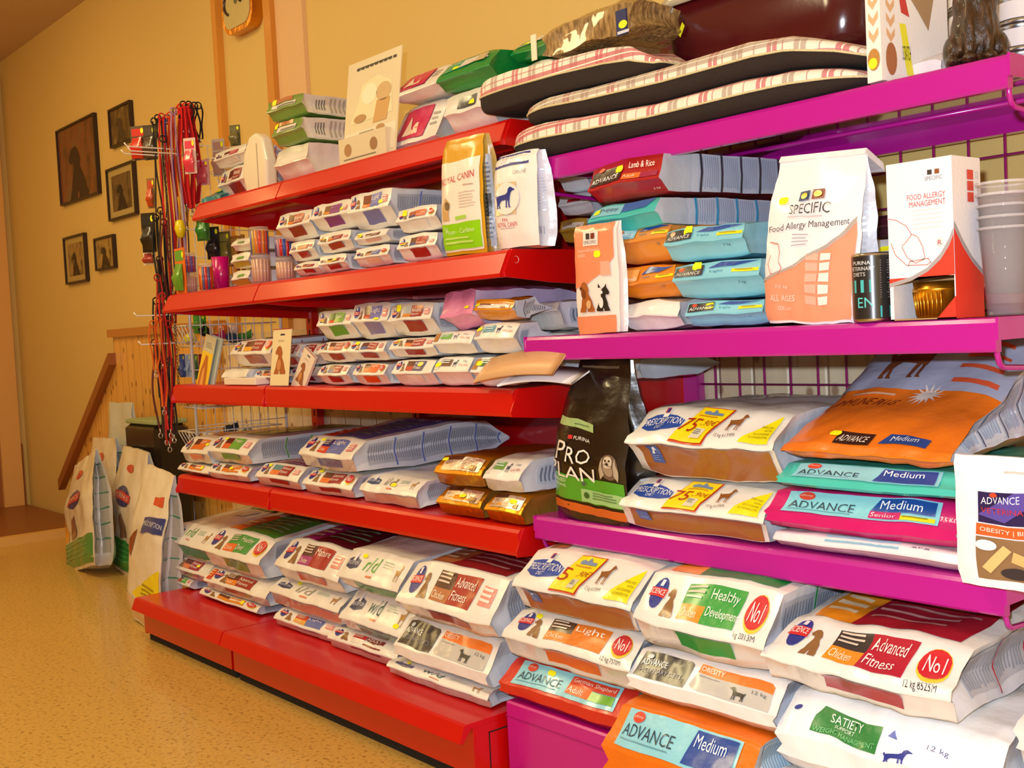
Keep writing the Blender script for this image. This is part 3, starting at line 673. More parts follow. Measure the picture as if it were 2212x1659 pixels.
# --- red second shelf
g = 'small pet food bags on the second red shelf'
stack('R2', [(500, 537, 588, plain('#c0b040', '#58a030'), 'small cream bag with green patch behind the tall cups, lowest of its pile', dict(D=.25)),
             (498, 537, 552, plain('#c0b040', '#58a030'), 'small cream bag with yellow corner, middle of the pile by the tall cups', dict(D=.25)),
             (500, 540, 520, plain(None, '#6a8850'), 'small cream bag with bluish top, highest behind the tall cups', dict(D=.25))], yf=-.50, group=g)
stack('R2', [(637, 688, 570, S(far=True, badge=None), 'small white bag beside the shorter cups, bottom of its stack'),
             (624, 676, 527, S('#b42818', '#d88030', low='#9a1820', far=True), 'small white bag with dark red base, second of the stack by the shorter cups'),
             (597, 668, 466, S('#a02020', '#e07828', low='#8a1820', far=True), 'small white bag with orange and blue print, top of the stack by the shorter cups')], group=g)
stack('R2', [(684, 744, 556, S('#a01820', '#e0c020', low='#9a1818', far=True), 'small white bag, bottom of the stack under the purple panel', dict(st=('U', .6, .5))),
             (686, 753, 508, S(far=True, low='#98161c'), 'small white bag with dark red panel, middle of the stack under the purple panel', dict(st=('U', .14, .6))),
             (672, 752, 447, S(PURPLE, '#e09030', low=PURPLE, words=('Senior',), far=True), 'small white bag with purple panel, top of its stack', dict(st=('U', .8, .5)))], group=g)
stack('R2', [(766, 836, 538, S('#6878b8', '#e09858', low='#e8c8b0', badge='oval', far=True), 'crumpled white bag with blue strip, bottom of the stack under the lilac panel'),
             (768, 834, 505, S('#7a4030', '#e0c8b0', low='#e0b0a0', far=True, badge=None), 'crumpled white bag with brown strip, middle of the stack under the lilac panel', dict(st=('U', .16, .6))),
             (752, 836, 423, S('#6c78c8', '#e07838', low='#6c70b0', words=('Light',), far=True, band='#7a3a28'), 'white bag with lilac panel and long grey side, top of its stack', dict(st=('U', .8, .4), D=.45))], group=g)
stack('R2', [(858, 938, 512, S(far=True, badge='text', low='#a01818', c1='#a01c18', c2='#3c5898'), 'white bag with dark red panel, bottom bag left of the gold standing bag', dict(st=('U', .14, .5))),
             (856, 938, 456, S('#c85828', '#384080', low=W_FILM, badge='oval', far=True, band='#a04828'), 'white bag with orange strip, upper bag left of the gold standing bag', dict(st=('U', .2, .75)))], group=g)
stack('R2', [(940, 975, 505, S(far=True), 'small white bag half hidden behind the gold standing bag, lower one'),
             (940, 975, 450, S(far=True), 'small white bag half hidden behind the gold standing bag, upper one')], yf=-.45, group=g)
# --- red third shelf
g = 'small pet food bags on the third red shelf'
stack('R3', [(480, 530, 795, plain(), 'small white bag at the left of the third shelf, flat behind the white box'),
             (496, 583, 733, S('#a02018', '#e0a020', badge='oval', low='#98181c', far=True), 'small white bag with red oval beside the yellow brochure', dict(st=('U', .16, .5)))], group=g)
stack('R3', [(548, 605, 797, S(far=True, low='#98181c'), 'white bag behind the standing dog card, lower one'), (585, 640, 742, S(far=True), 'white bag behind the standing dog card, upper one', dict(D=.4))], yf=-.54, group=g)
stack('R3', [(625, 690, 790, S(far=True, badge=None), 'white bag behind the leaning dog card, lower one'), (625, 690, 742, S(far=True), 'white bag behind the leaning dog card, upper one')], yf=-.52, group=g)
stack('R3', [(687, 748, 785, S('#a02020', '#4058a0', low='#98181c', far=True), 'small white bag with dark red panel, lowest under the lime green panel'),
             (688, 752, 737, S('#a81820', '#a81820', low='#98181c', badge='oval', far=True), 'small white bag with red oval, middle under the lime green panel'),
             (684, 756, 671, S('#70b040', '#e05828', low='#50a030', words=('Puppy',), far=True, band='#407028'), 'small white bag with lime green panel, top of its stack', dict(st=('U', .14, .5)))], group=g)
stack('R3', [(760, 830, 782, S('#e05c18', '#e05c18', low='#e0540c', badge='oval', words=('Light',), far=True), 'small white bag with bright orange panel, lowest of its stack'),
             (752, 828, 737, S(far=True, low='#98181c', c2='#405898'), 'small white bag with dark red panel, middle over the orange one', dict(st=('U', .18, .75))),
             (757, 834, 655, S('#7070b8', '#c04030', low='#8078b4', words=('Light',), far=True, band='#502040'), 'small white bag with violet panel, top of its stack', dict(st=('U', .7, .1)))], group=g)
stack('R3', [(846, 930, 775, S('#504a80', '#b83030', low=W_FILM, far=True, badge=None), 'white bag with thin blue strip, bottom of the stack before the pink bag', dict(st=('U', .66, .6))),
             (843, 934, 730, S(far=True, low='#98181c'), 'white bag with dark red panel, middle of the stack before the pink bag', dict(st=('U', .14, .6))),
             (838, 930, 655, S('#a01820', '#e09030', low='#981820', far=True, badge='text', band='#3c5898'), 'white bag with dark red panel, top of the stack before the pink bag', dict(st=('U', .2, .8), D=.4))], group=g)
zq = stack('R3', [(936, 1010, 768, royal('#e8e0d8', lab='#7a5038'), 'white bag with brown label, under the white bag with brown and green blocks', dict(st=('U', .1, .4))),
             (930, 1016, 715, royal('#b07840', lab='#78b850'), 'white bag with brown block and lime squares, below the pink bag'),
             (950, 1020, 628, plain(), 'crumpled pink food bag highest on the third red shelf', dict(color='#e08ab8', side='#c8b0d0', st=('U', .8, .4), D=.42, amp=.008, rf=.35))], group=g)
stack('R3', [(1018, 1100, 768, royal('#a87028', lab='#4c7040'), 'white bag with brown block and green label, behind the open brochures', dict(st=('U', .16, .5), D=.125)),
             (1016, 1112, 697, royal('#b8a098', lab='#5a9cb0'), 'white bag with teal label and blue dog, below the orange bag', dict(st=('U', .08, .6), rf=.5, D=.125)),
             (1022, 1112, 648, goldlabel(), 'orange bag with white label and blue cat beside the pink bag', dict(color='#d88a18', side='#c8d0e0', st=('U', .1, .7), D=.125, amp=.005))], group=g)
stack('R3', [(1118, 1222, 718, plain(None, None), 'white bag low behind the magenta shelf bracket, left one', dict(D=.125, dy=.135)),
             (1106, 1240, 655, royal('#8a6a5c', lab='#5c4034'), 'large crumpled white bag right of the orange bag', dict(st=('U', .1, .3), D=.40, amp=.006, rf=.62, dy=.135, side='#eceaf0'))], group=g)
stack('R3', [(1208, 1290, 745, royal('#e8e0d8', lab='#dcc8c0'), 'white bag low behind the magenta bracket, next to the black bag', dict(D=.2, dy=.26)),
             (1222, 1300, 700, plain(), 'white bag behind the small salmon pouch, under the magenta shelf', dict(D=.2, dy=.26))], group=g)
stack('R3', [(1376, 1440, 770, plain(None, '#2c4480'), 'white bag with blue label right of the tall black bag', dict(D=.3)),
             (1385, 1450, 735, plain(), 'white bag tucked above, right of the tall black bag', dict(D=.25))], yf=-.34, group=g)
lying('dog_food_bag', at(790, 640, y=-.30).x, at(905, 640, y=-.30).x, -.32, 1.02, 1.065, None, 'dark grey shiny bag lying at the back on top of the white bags', g, '#4c4c58', '#3c3c48', D=.26, rz=0)
lying('dog_food_bag', at(628, 720, y=-.34).x, at(690, 720, y=-.34).x, -.36, .955, .995, None, 'dark bag lying behind the dog photo cards', g, '#4a4650', '#3c3840', D=.26, rz=0)
# --- red fourth shelf
g = 'pet food bags on the fourth red shelf'
stack('R4', [(386, 450, 994, S('#e07818', '#e07818', low='#d82818', words=('Light',), far=True, badge=None), 'white bag with orange strip, leftmost in the bottom layer of the fourth shelf', dict(st=('U', .75, .5))),
             (388, 448, 938, S('#e07020', '#e07020', low='#e89078', words=('Light',), far=True, badge=None), 'white bag with orange strip, leftmost in the upper layer of the fourth shelf', dict(st=('U', .8, .5), D=.5))], group=g)
stack('R4', [(440, 530, 992, S('#e07818', '#e07818', low='#e8b098', words=('Light',), far=True, badge='oval'), 'white bag with orange strip and red oval, second in the bottom layer', dict(st=('U', .55, .5))),
             (437, 532, 935, S('#60a838', '#e06030', low='#58a030', words=('Puppy',), far=True), 'white bag with lime green panel and long grey side on the fourth shelf', dict(st=('U', .3, .8), D=.56))], group=g)
stack('R4', [(552, 640, 994, S('#981820', '#e07028', low='#881820', far=True, band='#3c8090', top='#7a1420'), 'white bag with dark red panel under the long blue topped bag, left one', dict(st=('U', .22, .8)))], group=g)
zc = stack('R4', [(654, 756, 1008, S('#981820', '#e07028', low='#881820', far=True, badge='oval'), 'white bag with dark red panel and red oval under the long blue topped bag', dict(st=('U', .22, .9)))], group=g)
stack('R4', [(640, 762, 935, S('#6070b8', '#e04828', low='#6068a0', words=('Light',), badge='text', band='#30306c', top='#5468b0', red_left=False), 'long white bag with blue top and grey side panels, highest on the fourth shelf', dict(D=.60, st=('U', .28, .8), rz=-.05, rise=.02))], zb=zc, group=g)
stack('R4', [(778, 898, 1018, rd('i/d', '#988a60', '#c89888'), 'creased white bag sloping down in front, left of the gold bags', dict(amp=.007, st=('U', .55, .4), rf=.45))], group=g)
stack('R4', [(942, 1034, 1042, goldlabel(), 'gold foil bag with white label, bottom left of the four', dict(color='#d69418', side='#dcb048', kind='foil', st=('U', .56, .4))),
             (938, 1036, 976, goldlabel(), 'gold foil bag with white label, top left of the four', dict(color='#d69418', side='#dcb048', kind='foil', st=('U', .1, .7), D=.40))], group=g)
stack('R4', [(1046, 1136, 1057, goldlabel(), 'gold foil bag under the white bag next to the black standing bag', dict(color='#d69418', side='#dcb048', kind='foil', st=('U', .68, .5))),
             (1042, 1150, 982, royal('#e8ded8', lab='#78a850'), 'white bag with small green label on top of a gold bag', dict(amp=.005, D=.40))], group=g)
# --- red base
g = 'dog food bags on the red base'
stack('R5', [(330, 408, 1220, S('#60b030', '#e05828', low='#d83028', words=('Light',), far=True), 'white bag with lime green panel, bottom at the far end of the red base', {}),
             (333, 443, 1182, S('#a01828', '#e07828', low='#a82030', far=True, badge=None, red_left=True), 'white bag with red left corner, middle at the far end of the base', dict(st=('U', .7, .5))),
             (352, 440, 1118, rd('r/d', '#60a838'), 'cream bag with small green letters, top at the far end of the base', dict(D=.5, rise=.02))], yf=-.60, group=g)
stack('R5', [(432, 552, 1272, S('#e08820', '#e08820', low='#d84828', words=('Light',), badge='oval', far=True), 'white bag with orange strip, bottom of the second stack on the base', dict(st=('U', .74, .5))),
             (441, 568, 1218, S('#981420', '#e88020', low='#98181c', badge=None, red_left=True), 'white bag with red corner, middle of the second stack on the base', {}),
             (437, 554, 1133, S('#38984a', '#e86828', low='#58a040', words=('Healthy', 'Devel'), badge='oval', top='#3c8c30', band='#38984a'), 'white bag with green and orange panel, top of the second stack on the base', dict(D=.6, rise=.03))], yf=-.62, group=g)
stack('R5', [(593, 716, 1303, S('#5c70b8', '#e0a020', low='#70409c', words=('Light',), badge='text', band='#c83828'), 'white bag with blue panel and violet underside, bottom of the third stack', {}),
             (580, 728, 1240, rd('i/d', '#a09880', '#d09080'), 'plain cream bag with small dog picture, middle of the third stack', dict(st=('U', .32, .9), rf=.5)),
             (590, 726, 1155, S('#a01428', '#a02080', low='#c06050', words=('Mature',), badge='text', top='#501424', band='#4a1c28'), 'white bag with magenta and dark red panel, top of the third stack', dict(D=.58, rise=.03, rf=.35))], yf=-.63, group=g)
stack('R5', [(708, 850, 1345, S('#7a2028', '#ece8e2', low='#8c1c30', words=('ADULT',), badge=None, band='#c02028'), 'white bag with a thin red stripe, bottom of the fourth stack', dict(rf=.5)),
             (732, 866, 1262, rd('w/d', '#2c5c5c', '#3c7070'), 'white bag with teal letters w/d in the fourth stack', dict(st=('U', .85, .2), rf=.3)),
             (724, 858, 1176, rd('r/d', '#58b030', '#2c8a3c'), 'cream bag with green letters r/d, top of the fourth stack', dict(D=.6, rise=.03, st=('U', .28, .8), rf=.3))], yf=-.645, group=g)
stack('R5', [(838, 1046, 1413, rd('w/d', '#2c5c5c', '#2c6c70'), 'white bag with teal underside, lowest at the near end of the red base', dict(rf=.55, st=('U', .18, .8))),
             (846, 1044, 1322, vetdiet(), 'white bag with black and orange boxes and a dog outline, on the red base', dict(rf=.25, d1=.05, front='box', color='#f0ece8')),
             (852, 1050, 1205, S('#a01820', '#b06a40', low='#a85048', words=('Advanced', 'Fitness'), top='#98242a', badge='text', band='#4a201c'), 'white bag with dark red printed top, highest at the near end of the red base', dict(D=.58, rise=.02, rf=.3))], yf=-.675, group=g)
# --- magenta base
g = 'large dog food bags on the magenta base'
stack('M5', [(1080, 1340, 1412, advance(breed='German Shepherd'), 'red bag with light blue label, lowest of the left stack on the magenta base', dict(color='#cc2a20', side='#cfdbe8', rf=.3, front='box', d1=.05, st=('U', .36, .75))),
             (1084, 1352, 1306, S('#e07c20', '#e08828', low='#e0702c', words=('Light',), badge='oval', kg='12 kg 7570M', band='#4a2c20'), 'white bag with orange panel between the red bag and the price tagged one', dict(rf=.45, st=('U', .2, .8))),
             (1104, 1354, 1170, prescription('5'), 'white bag with yellow price tag and brown underside, top of the left stack', dict(rf=.42, d1=.075, D=.56))], yf=-.66, group=g)
stack('M5', [(1296, 1600, 1512, advance(), 'orange bag with light blue label at the bottom edge of the photo', dict(color='#ea7414', side='#cfdbe8', rf=.12, front='box', d1=.055, sag=.07, dy=-.075, D=.5, dome=.08)),
             (1352, 1668, 1388, vetdiet(), 'white bag with black and orange boxes, middle stack of the magenta base', dict(rf=.3, d1=.045, front='box', color='#f2eeec', D=.54)),
             (1362, 1640, 1222, S('#1f9a3c', '#e89020', low='#1f9a3c', words=('Healthy', 'Development'), top='#1f8c3c', badge='oval', kg='kg 2013M', band='#1f9a3c'), 'white bag with green panel and green printed top, middle stack of the magenta base', dict(rf=.38, d1=.07, D=.60, amp=.006))], yf=-.665, group=g)
stack('M5', [(1668, 2120, 1655, S(), 'white bag barely showing at the bottom edge under the green labelled one', dict(front='box')),
             (1668, 2140, 1478, satiety(), 'large white bag with green label reading satiety', dict(rf=.35, front='box', d1=.05, D=.56, color='#f4f4f6', amp=.007)),
             (1645, 2040, 1330, S('#b41c34', '#e89020', low='#b04050', words=('Advanced', 'Fitness'), top='#a82032', badge='oval', kg='12 kg 8525M', band='#3c3430'), 'large white bag with crimson printed top, highest at the right of the magenta base', dict(rf=.4, d1=.085, D=.60, amp=.008, rise=.03))], yf=-.665, group=g)
stack('M5', [(2135, 2560, 1640, None, 'white bag at the lower right corner, lower one', dict(front='box')), (2150, 2560, 1490, satiety(), 'white bag cut off at the right border beside the green labelled one', dict(front='box', amp=.007))], yf=-.60, group=g)
# --- magenta third shelf
g = 'large bags on the lowest magenta shelf'
stack('M3', [(1337, 1642, 1026, prescription('75'), 'white bag with yellow 75,90 price tag and brown underside, lower of the two', dict(rf=.44, d1=.06, D=.5)),
             (1348, 1664, 874, prescription('75'), 'white bag with yellow 75,90 price tag and brown underside, upper of the two', dict(rf=.5, d1=.07, D=.52, amp=.006))], yf=-.556, group=g)
zc = stack('M3', [(1672, 2066, 1152, plain(None, '#8cc8e0'), 'flat white bag under the magenta one', dict(rf=.5, D=.5, color='#ece4ea')),
             (1657, 2062, 1046, advance(blue='Medium', sub='Senior', kg='7,5 KG'), 'magenta bag with light blue label and blue box', dict(color='#d0126e', side='#c4dcec', rf=.3, front='box', d1=.035, D=.5)),
             (1675, 2064, 992, advance(), 'turquoise bag with light blue label on the magenta bag', dict(color='#48c8b8', side='#b8dce8', rf=.3, front='box', d1=.03, D=.5))], yf=-.545, group=g)
def orange_top(b):
    d = b.face('U'); d.rect(.32, .16, .52, .48, '#3a1c14', 1); d.text('ADVANCE', .34, .22, .5, .38, '#f2e0d0', 2, slant=.05); d.quad([(.56, .22), (.84, .16), (.84, .38), (.6, .5)], '#2c4890', 1); d.text('Medium', .62, .26, .78, .4, '#e0e8f4', 2)
    t = b.face('T'); t.rect(.0, .24, 1, .97, '#a8b0cc', 1); t.text('IMMUNE PLUS', .1, .10, .48, .165, '#7a2c10', 2, slant=.1); t.lines(.16, .18, .46, .205, 1, '#f4d0b0', 2)
    n = 14; t.poly([(.62+(.1 if k % 2 else .045)*math.cos(PI*k/n), .19+(.085 if k % 2 else .035)*math.sin(PI*k/n)) for k in range(2*n)], '#f6ece4', 2)
    for i in range(4): t.quad([(.70-.01*i, .29+i*.085), (.95-.01*i, .28+i*.085), (.95-.01*i, .305+i*.085), (.70-.01*i, .315+i*.085)], '#d85a34', 2)
    t.poly(DOG, '#7a4424', 2, (.2, .30, .56, .60)); t.rect(.45, .68, 1, .74, '#c8b020', 2); t.rect(.4, .76, 1, .9, '#1c3484', 2); t.rect(0, .68, .45, .75, '#8a2830', 2)
    s = b.face('S')
    for i in range(6): s.rect(.06+i*.155, .08, .195+i*.155, .92, '#c4d0e4', 1); s.lines(.07+i*.155, .14, .185+i*.155, .86, 7, '#94a8c4', 2, vert=True); s.rect(.2+i*.155, .02, .208+i*.155, .98, '#3c4868', 2)
x0 = at(1690, 985, y=-.53).x; x1 = at(2056, 1040, y=-.53).x
lying('dog_food_bag', x0, x1, -.535, zc, zc+.115, orange_top, 'big orange and blue printed bag bulging up to the rear', g, '#ee7a1c', '#c0cce0', rf=.16, d1=.08, d2=.015, D=.47, rise=.115, slope=1, amp=.008, dome=.35, st=('U', .3, .4))
# --- magenta second shelf
g = 'small dog food bags on the middle magenta shelf'
stack('M2', [(1342, 1462, 652, plain(), 'white bag behind the salmon pouch, bottom of its pile', dict(D=.4, amp=.006)),
             (1338, 1452, 578, advlight('#e08a20', '#e8a050'), 'orange bag, lower of the two beside the salmon pouch', dict(color='#e0841c', side='#dc8020', D=.36, amp=.005, rf=.5)),
             (1330, 1440, 496, advlight('#e08a20', '#8cc8e0'), 'orange bag with small blue label, upper of the two beside the salmon pouch', dict(color='#e0903c', side='#dc8a38', D=.36, amp=.005, rf=.6))], yf=-.52, group=g)
stack('M2', [(1482, 1645, 652, advlight(), 'light blue bag with black label, lowest of three', dict(color='#84cce0', side='#98d4e4', d1=.012, rf=.5, D=.42, st=('U', .3, .6))),
             (1452, 1640, 572, advlight(), 'light blue bag with black label, middle of three', dict(color='#84cce0', side='#98d4e4', d1=.012, rf=.55, D=.42, st=('U', .28, .85))),
             (1422, 1600, 498, advlight(), 'light blue bag with black label, highest of three', dict(color='#84cce0', side='#98d4e4', d1=.012, rf=.55, D=.42, st=('U', .3, .8)))], yf=-.53, group=g)
def striped_side(c='#30303c', col2='#b8c0d4'):
    def fn(b):
        s = b.face('S'); s.rect(.16, 0, 1, 1, '#c0c6d8', 1)
        for i in range(7): s.rect(.2+i*.115, .0, .212+i*.115, 1, c, 3); s.lines(.216+i*.115, .06, .31+i*.115, .94, 8, '#98a0b8', 2, vert=True)
    return fn
def adv_teal(b):
    striped_side('#2c94c4')(b); d = b.face('U'); d.rect(.03, .15, .5, .85, '#7cc4dc', 1); d.quad([(.5, .3), (.85, .3), (.95, .95), (.5, .95)], '#2a68b8', 1); d.text('Puppy', .16, .36, .44, .68, '#2c4c70', 2)
def adv_red(b):
    striped_side()(b); d = b.face('U'); d.rect(.03, .12, .45, .78, '#2a0c14', 1); d.ell(.16, .78, .04, .07, '#d84a20', 2); d.text('ADVANCE', .05, .26, .42, .5, '#f0eaf0', 2); d.rect(.48, .1, .74, .42, '#e07030', 1); d.text('Adult', .5, .18, .68, .34, '#f6e0c8', 2); d.text('Lamb & Rice', .56, .6, .92, .82, '#ecd8e0', 2); d.rect(.74, .1, .97, .42, '#a02050', 1)
    d = b.face('L'); d.text('3 kg', .86, .3, .95, .44, '#f0d8d8', 2)
zt_ = at(1290, 512, y=-.50).z; zm_ = at(1290, 447, y=-.50).z
lying('dog_food_bag', at(1262, 470, y=-.53).x, at(1420, 450, y=-.53).x, -.53, zt_, zm_, adv_teal, 'turquoise bag with striped blue side under the dark red one', g, '#3cc0c0', '#b4bccc', rf=.5, D=.50, rz=-.10, d1=.018, pinch=-.03, st=('U', .12, .5))
lying('dog_food_bag', at(1264, 400, y=-.53).x, at(1428, 380, y=-.53).x, -.53, zm_+.002, at(1290, 356, y=-.50).z, adv_red, 'dark red bag with grey striped side, top of its pile', g, '#ac1420', '#b4bccc', rf=.38, d1=.02, D=.52, rz=-.08, pinch=-.03, amp=.004, st=('U', .42, .65))
for i, (L, Rr, top, bot, yy, des, lab) in enumerate([(1205, 1262, 365, 420, -.30, royal(), 'white bag with cat mark at the back between tall white bag and dark red bag'), (1205, 1270, 425, 470, -.30, plain(None, '#b02020'), 'beige and red bag at the back beside the tall white bag'), (1205, 1262, 478, 528, -.28, goldlabel(), 'gold and white bag at the back, low beside the tall white bag')]):
    lying('dog_food_bag', at(L, top, y=yy).x, at(Rr, top, y=yy).x, yy, at(L, bot, y=yy).z, at(L, top, y=yy+.03).z, des, lab, g, '#e6e6ea' if i < 2 else '#c09030', D=.25, rz=0)
for i, (L, Rr, top, bot, yy, c, lab) in enumerate([(1868, 1930, 520, 600, -.30, '#d8dae4', 'pale bag at the back between the big pouch and the white box'), (1868, 1930, 470, 520, -.26, '#50202c', 'dark wrapped bag at the back behind the white box'), (2112, 2250, 560, 690, -.30, '#d04870', 'pink bag behind the stack of clear cups, bottom of its pile'), (2105, 2250, 440, 562, -.32, '#1c2050', 'dark blue bag with white letters behind the clear cups, top of its pile')]):
    zb_ = at(L, bot, y=yy).z; zb_ = max(zb_, .972)
    def dd(b, i=i):
        if i == 3: d = b.face('U'); d.text('ADVANCE', .1, .3, .5, .55, '#e8e8f0', 2); d.rect(.02, .6, .1, .7, '#d83020', 2)
    lying('dog_food_bag', at(L, top, y=yy).x, at(Rr, top, y=yy).x, yy, zb_, at(L, top, y=yy+.03).z, dd, lab, g, c, D=.22, rz=0, st=('U', .6, .6) if i == 0 else None)

# ---------------------------------------------------------------- standing bags
def standing(name, q0, q1, qt, y, z0, th, design, label, color=W_FILM, side=None, kind='film', topw=.9, fold=0, lean=0, rz=0, amp=.004, group=None, seed=1, bulge=1, top_t=None, neck=None, parts=None, dome=.3, cat='bag'):
    """q0,q1: px of left and right foot, qt: px row of the top"""
    pl = at(*q0, y=y); pr = at(*q1, y=y); W = pr.x-pl.x; cx = (pl.x+pr.x)/2; H = at((q0[0]+q1[0])/2, qt, y=y+.02).z-z0
    A = [(0, W*.47), (.02, W*.5), (H*.5, W*.5), (H*.8, W*.5*(neck or 1)), (H, W*.5*topw)]
    ZT = [(0, th*.42), (.03, th*.5), (H*.35, th*.55*bulge), (H*.7, th*.35), (H*.86, .012), (H, .004)]
    ZB = [(0, -th*.42), (.03, -th*.5), (H*.35, -th*.5), (H*.7, -th*.3), (H*.86, -.008), (H, -.002)]
    if top_t is not None:
        ZT[-3:] = [(H*.7, th*.5), (H*.93, th*.3*top_t+.01), (H, th*.2*top_t+.003)]; ZB[-3:] = [(H*.7, -th*.45), (H*.93, -th*.3*top_t), (H, -th*.2*top_t)]
    b = Bag(H, A, ZB, ZT, color, side, kind, amp, 14, .3, dome, True, .014, seed, .03, .03)
    design(b)
    o = b.build(name, (cx, y+th*.5, z0), rz, label, cat, group, rx=lean)
    return b, o, W, H
def d_gold(b):
    d = b.face('F'); d.rect(.04, .03, .96, .80, '#f0e4d8', 1); d.rect(.06, .05, .94, .27, '#8cd018', 2); d.text('Mops - Carlino', .18, .17, .84, .22, '#e4f0c0', 3); d.text('Pug', .14, .21, .24, .25, '#d8f0b0', 3); d.lines(.15, .08, .85, .15, 2, '#c0e070', 3)
    d.text('ROYAL CANIN', .08, .60, .88, .66, '#c03a28', 2, ang=.03); d.rect(.62, .57, .86, .58, '#c0a898', 2); d.lines(.5, .38, .9, .52, 6, '#c8b8ac', 2, fill=.25); d.rect(.42, .3, .68, .33, '#a8d850', 2)
    d.poly([(.1, .3), (.1, .42), (.2, .5), (.3, .45), (.26, .36), (.28, .3)], '#c8a068', 2); d.ell(.24, .43, .05, .035, '#6a5438', 3)
    s = b.face('S'); s.rect(.2, .05, .8, .82, '#b8bcc8', 1); s.lines(.26, .1, .74, .75, 18, '#6c7080', 2); s.rect(.3, .3, .7, .5, '#2a2a30', 3)
b, o, W, H = standing('cat_food_bag' if False else 'dog_food_bag', (953, 528), (1044, 522), 296, -.565, 1.168, .07, d_gold, 'tall gold topped white bag with lime green block, standing on the second red shelf', '#d09a1c', '#b89438', top_t=.6, seed=3, amp=.003)
def d_renal(b):
    d = b.face('F'); d.rect(.02, .855, .86, .98, '#203488', 1); d.text('RENAL', .16, .88, .56, .955, '#eef0fa', 2); d.text('CANINE', .52, .76, .82, .80, '#8c8c94', 1)
    d.rect(.12, .35, .62, .68, '#d8c098', 1); d.ell(.40, .515, .30, .165, '#f0e8e4', 2); d.poly(DOG, '#22348c', 3, (.14, .42, .60, .63))
    d.text('ROYAL CANIN', .14, .225, .62, .275, '#c83430', 1); d.text('m', .28, .285, .4, .315, '#c83430', 1); d.lines(.2, .2, .56, .215, 1, '#c0a8a8', 1)
    s = b.face('S'); s.lines(.25, .35, .75, .8, 14, '#b8c0dc', 1); s.rect(.3, .12, .6, .2, '#8088b0', 1)
b, o, W, H = standing('dog_food_bag', (1066, 526), (1158, 522), 330, -.56, 1.168, .075, d_renal, 'tall white bag with dark blue dog silhouette, standing right of the gold one', '#f0e8e6', '#dfe4f2', top_t=.8, seed=5, amp=.003)
def d_pro(b):
    d = b.face('F'); d.rect(.0, .02, 1, .055, '#2c1408', 1); d.quad([(.02, .055), (.98, .055), (.98, .10), (.02, .10)], '#c85c20', 1); d.rect(.02, .115, .98, .26, '#4c9c28', 1); d.rect(.45, .12, .96, .19, '#98c078', 2)
    d.text('STERILISED', .04, .215, .27, .235, '#d8ecc8', 3); d.text('ORIGINAL', .06, .185, .27, .205, '#d8ecc8', 3); d.ell(.54, .155, .04, .018, '#2c5c20', 3); d.ell(.5, .225, .03, .016, '#4a6048', 3); d.lines(.62, .135, .92, .18, 3, '#5c8048', 3)
    d.text('P', .10, .345, .24, .455, '#ece6de', 2); d.text('RO', .27, .345, .58, .425, '#ece6de', 2); d.text('P', .02, .25, .13, .335, '#ece6de', 2); d.text('LAN', .15, .24, .64, .325, '#ece6de', 2); d.rect(.26, .465, .32, .488, '#c83030', 2); d.text('PURINA', .34, .465, .56, .485, '#ece6de', 2)
    d.quad([(.06, .545), (.60, .525), (.60, .57), (.06, .59)], '#9cb878', 1); d.lines(.3, .545, .56, .555, 1, '#4c6838', 2)
    d.ell(.83, .345, .11, .075, '#6a5444', 1); d.ell(.83, .375, .05, .035, '#c8b8a0', 2); d.ell(.83, .335, .05, .045, '#9c8870', 2); d.ell(.81, .385, .01, .006, '#201410', 3); d.ell(.85, .385, .01, .006, '#201410', 3); d.ell(.83, .365, .016, .008, '#2a1c18', 3); d.poly([(.76, .40), (.72, .33), (.73, .27), (.78, .30)], '#b0a088', 2); d.poly([(.90, .40), (.94, .33), (.93, .27), (.88, .30)], '#b0a088', 2)
    d.lines(.1, .87, .9, .9, 1, '#5c5040', 1)
b, o, W, H = standing('cat_food_bag', (1190, 1098), (1346, 1114), 752, -.552, .573, .11, d_pro, 'tall shiny black bag with green band, standing on the lowest magenta shelf', '#180d08', '#1c110a', topw=.60, neck=.74, seed=9, amp=.006, bulge=1.1); o.rotation_euler = (0, R_(4.5), 0)
def d_salmon(b):
    d = b.face('F'); d.rect(.0, .0, .94, .16, '#ea8c64', 1); d.poly([(.0, .42), (.35, .46), (.7, .55), (.94, .68), (.94, .995), (0, .995)], '#ea8c64', 1); d.rect(.26, .80, .62, .93, '#f2e6dc', 2); d.text('SPECIFIC', .29, .815, .6, .845, '#4c3c38', 3); d.rect(.34, .86, .43, .915, '#3c3430', 3); d.rect(.46, .86, .55, .915, '#7a3024', 3)
    d.text('Hypoallergenic', .12, .74, .66, .775, '#f4cdb8', 2); d.text('treats', .12, .705, .32, .735, '#f4cdb8', 2); d.rect(.66, .52, .86, .65, '#f0a890', 2)
    d.poly(SIT, '#a85c2a', 2, (.12, .20, .50, .48)); d.ell(.24, .37, .05, .045, '#7a3c18', 3); d.ell(.36, .27, .06, .04, '#d8a878', 3); d.ell(.19, .42, .025, .01, '#2a1810', 3); d.poly([(1-p[0], p[1]) for p in SIT][::-1], '#26221e', 2, (.54, .20, .84, .42)); d.poly([(.60, .41), (.61, .45), (.66, .415)], '#26221e', 3); d.poly([(.72, .41), (.77, .45), (.78, .40)], '#26221e', 3); d.ell(.66, .28, .05, .05, '#e8e4e0', 3); d.ell(.68, .37, .03, .015, '#e8e4e0', 4)
b, o, W, H = standing('dog_treat_pouch', (1245, 708), (1337, 706), 484, -.553, .971, .035, d_salmon, 'slim salmon pouch with puppy and kitten photo on the middle magenta shelf', '#efe4de', '#e8ddd8', seed=11, amp=.0025, topw=1.02, top_t=.5)
sticker(b, o, 'F', .6, .72, .018, .014)
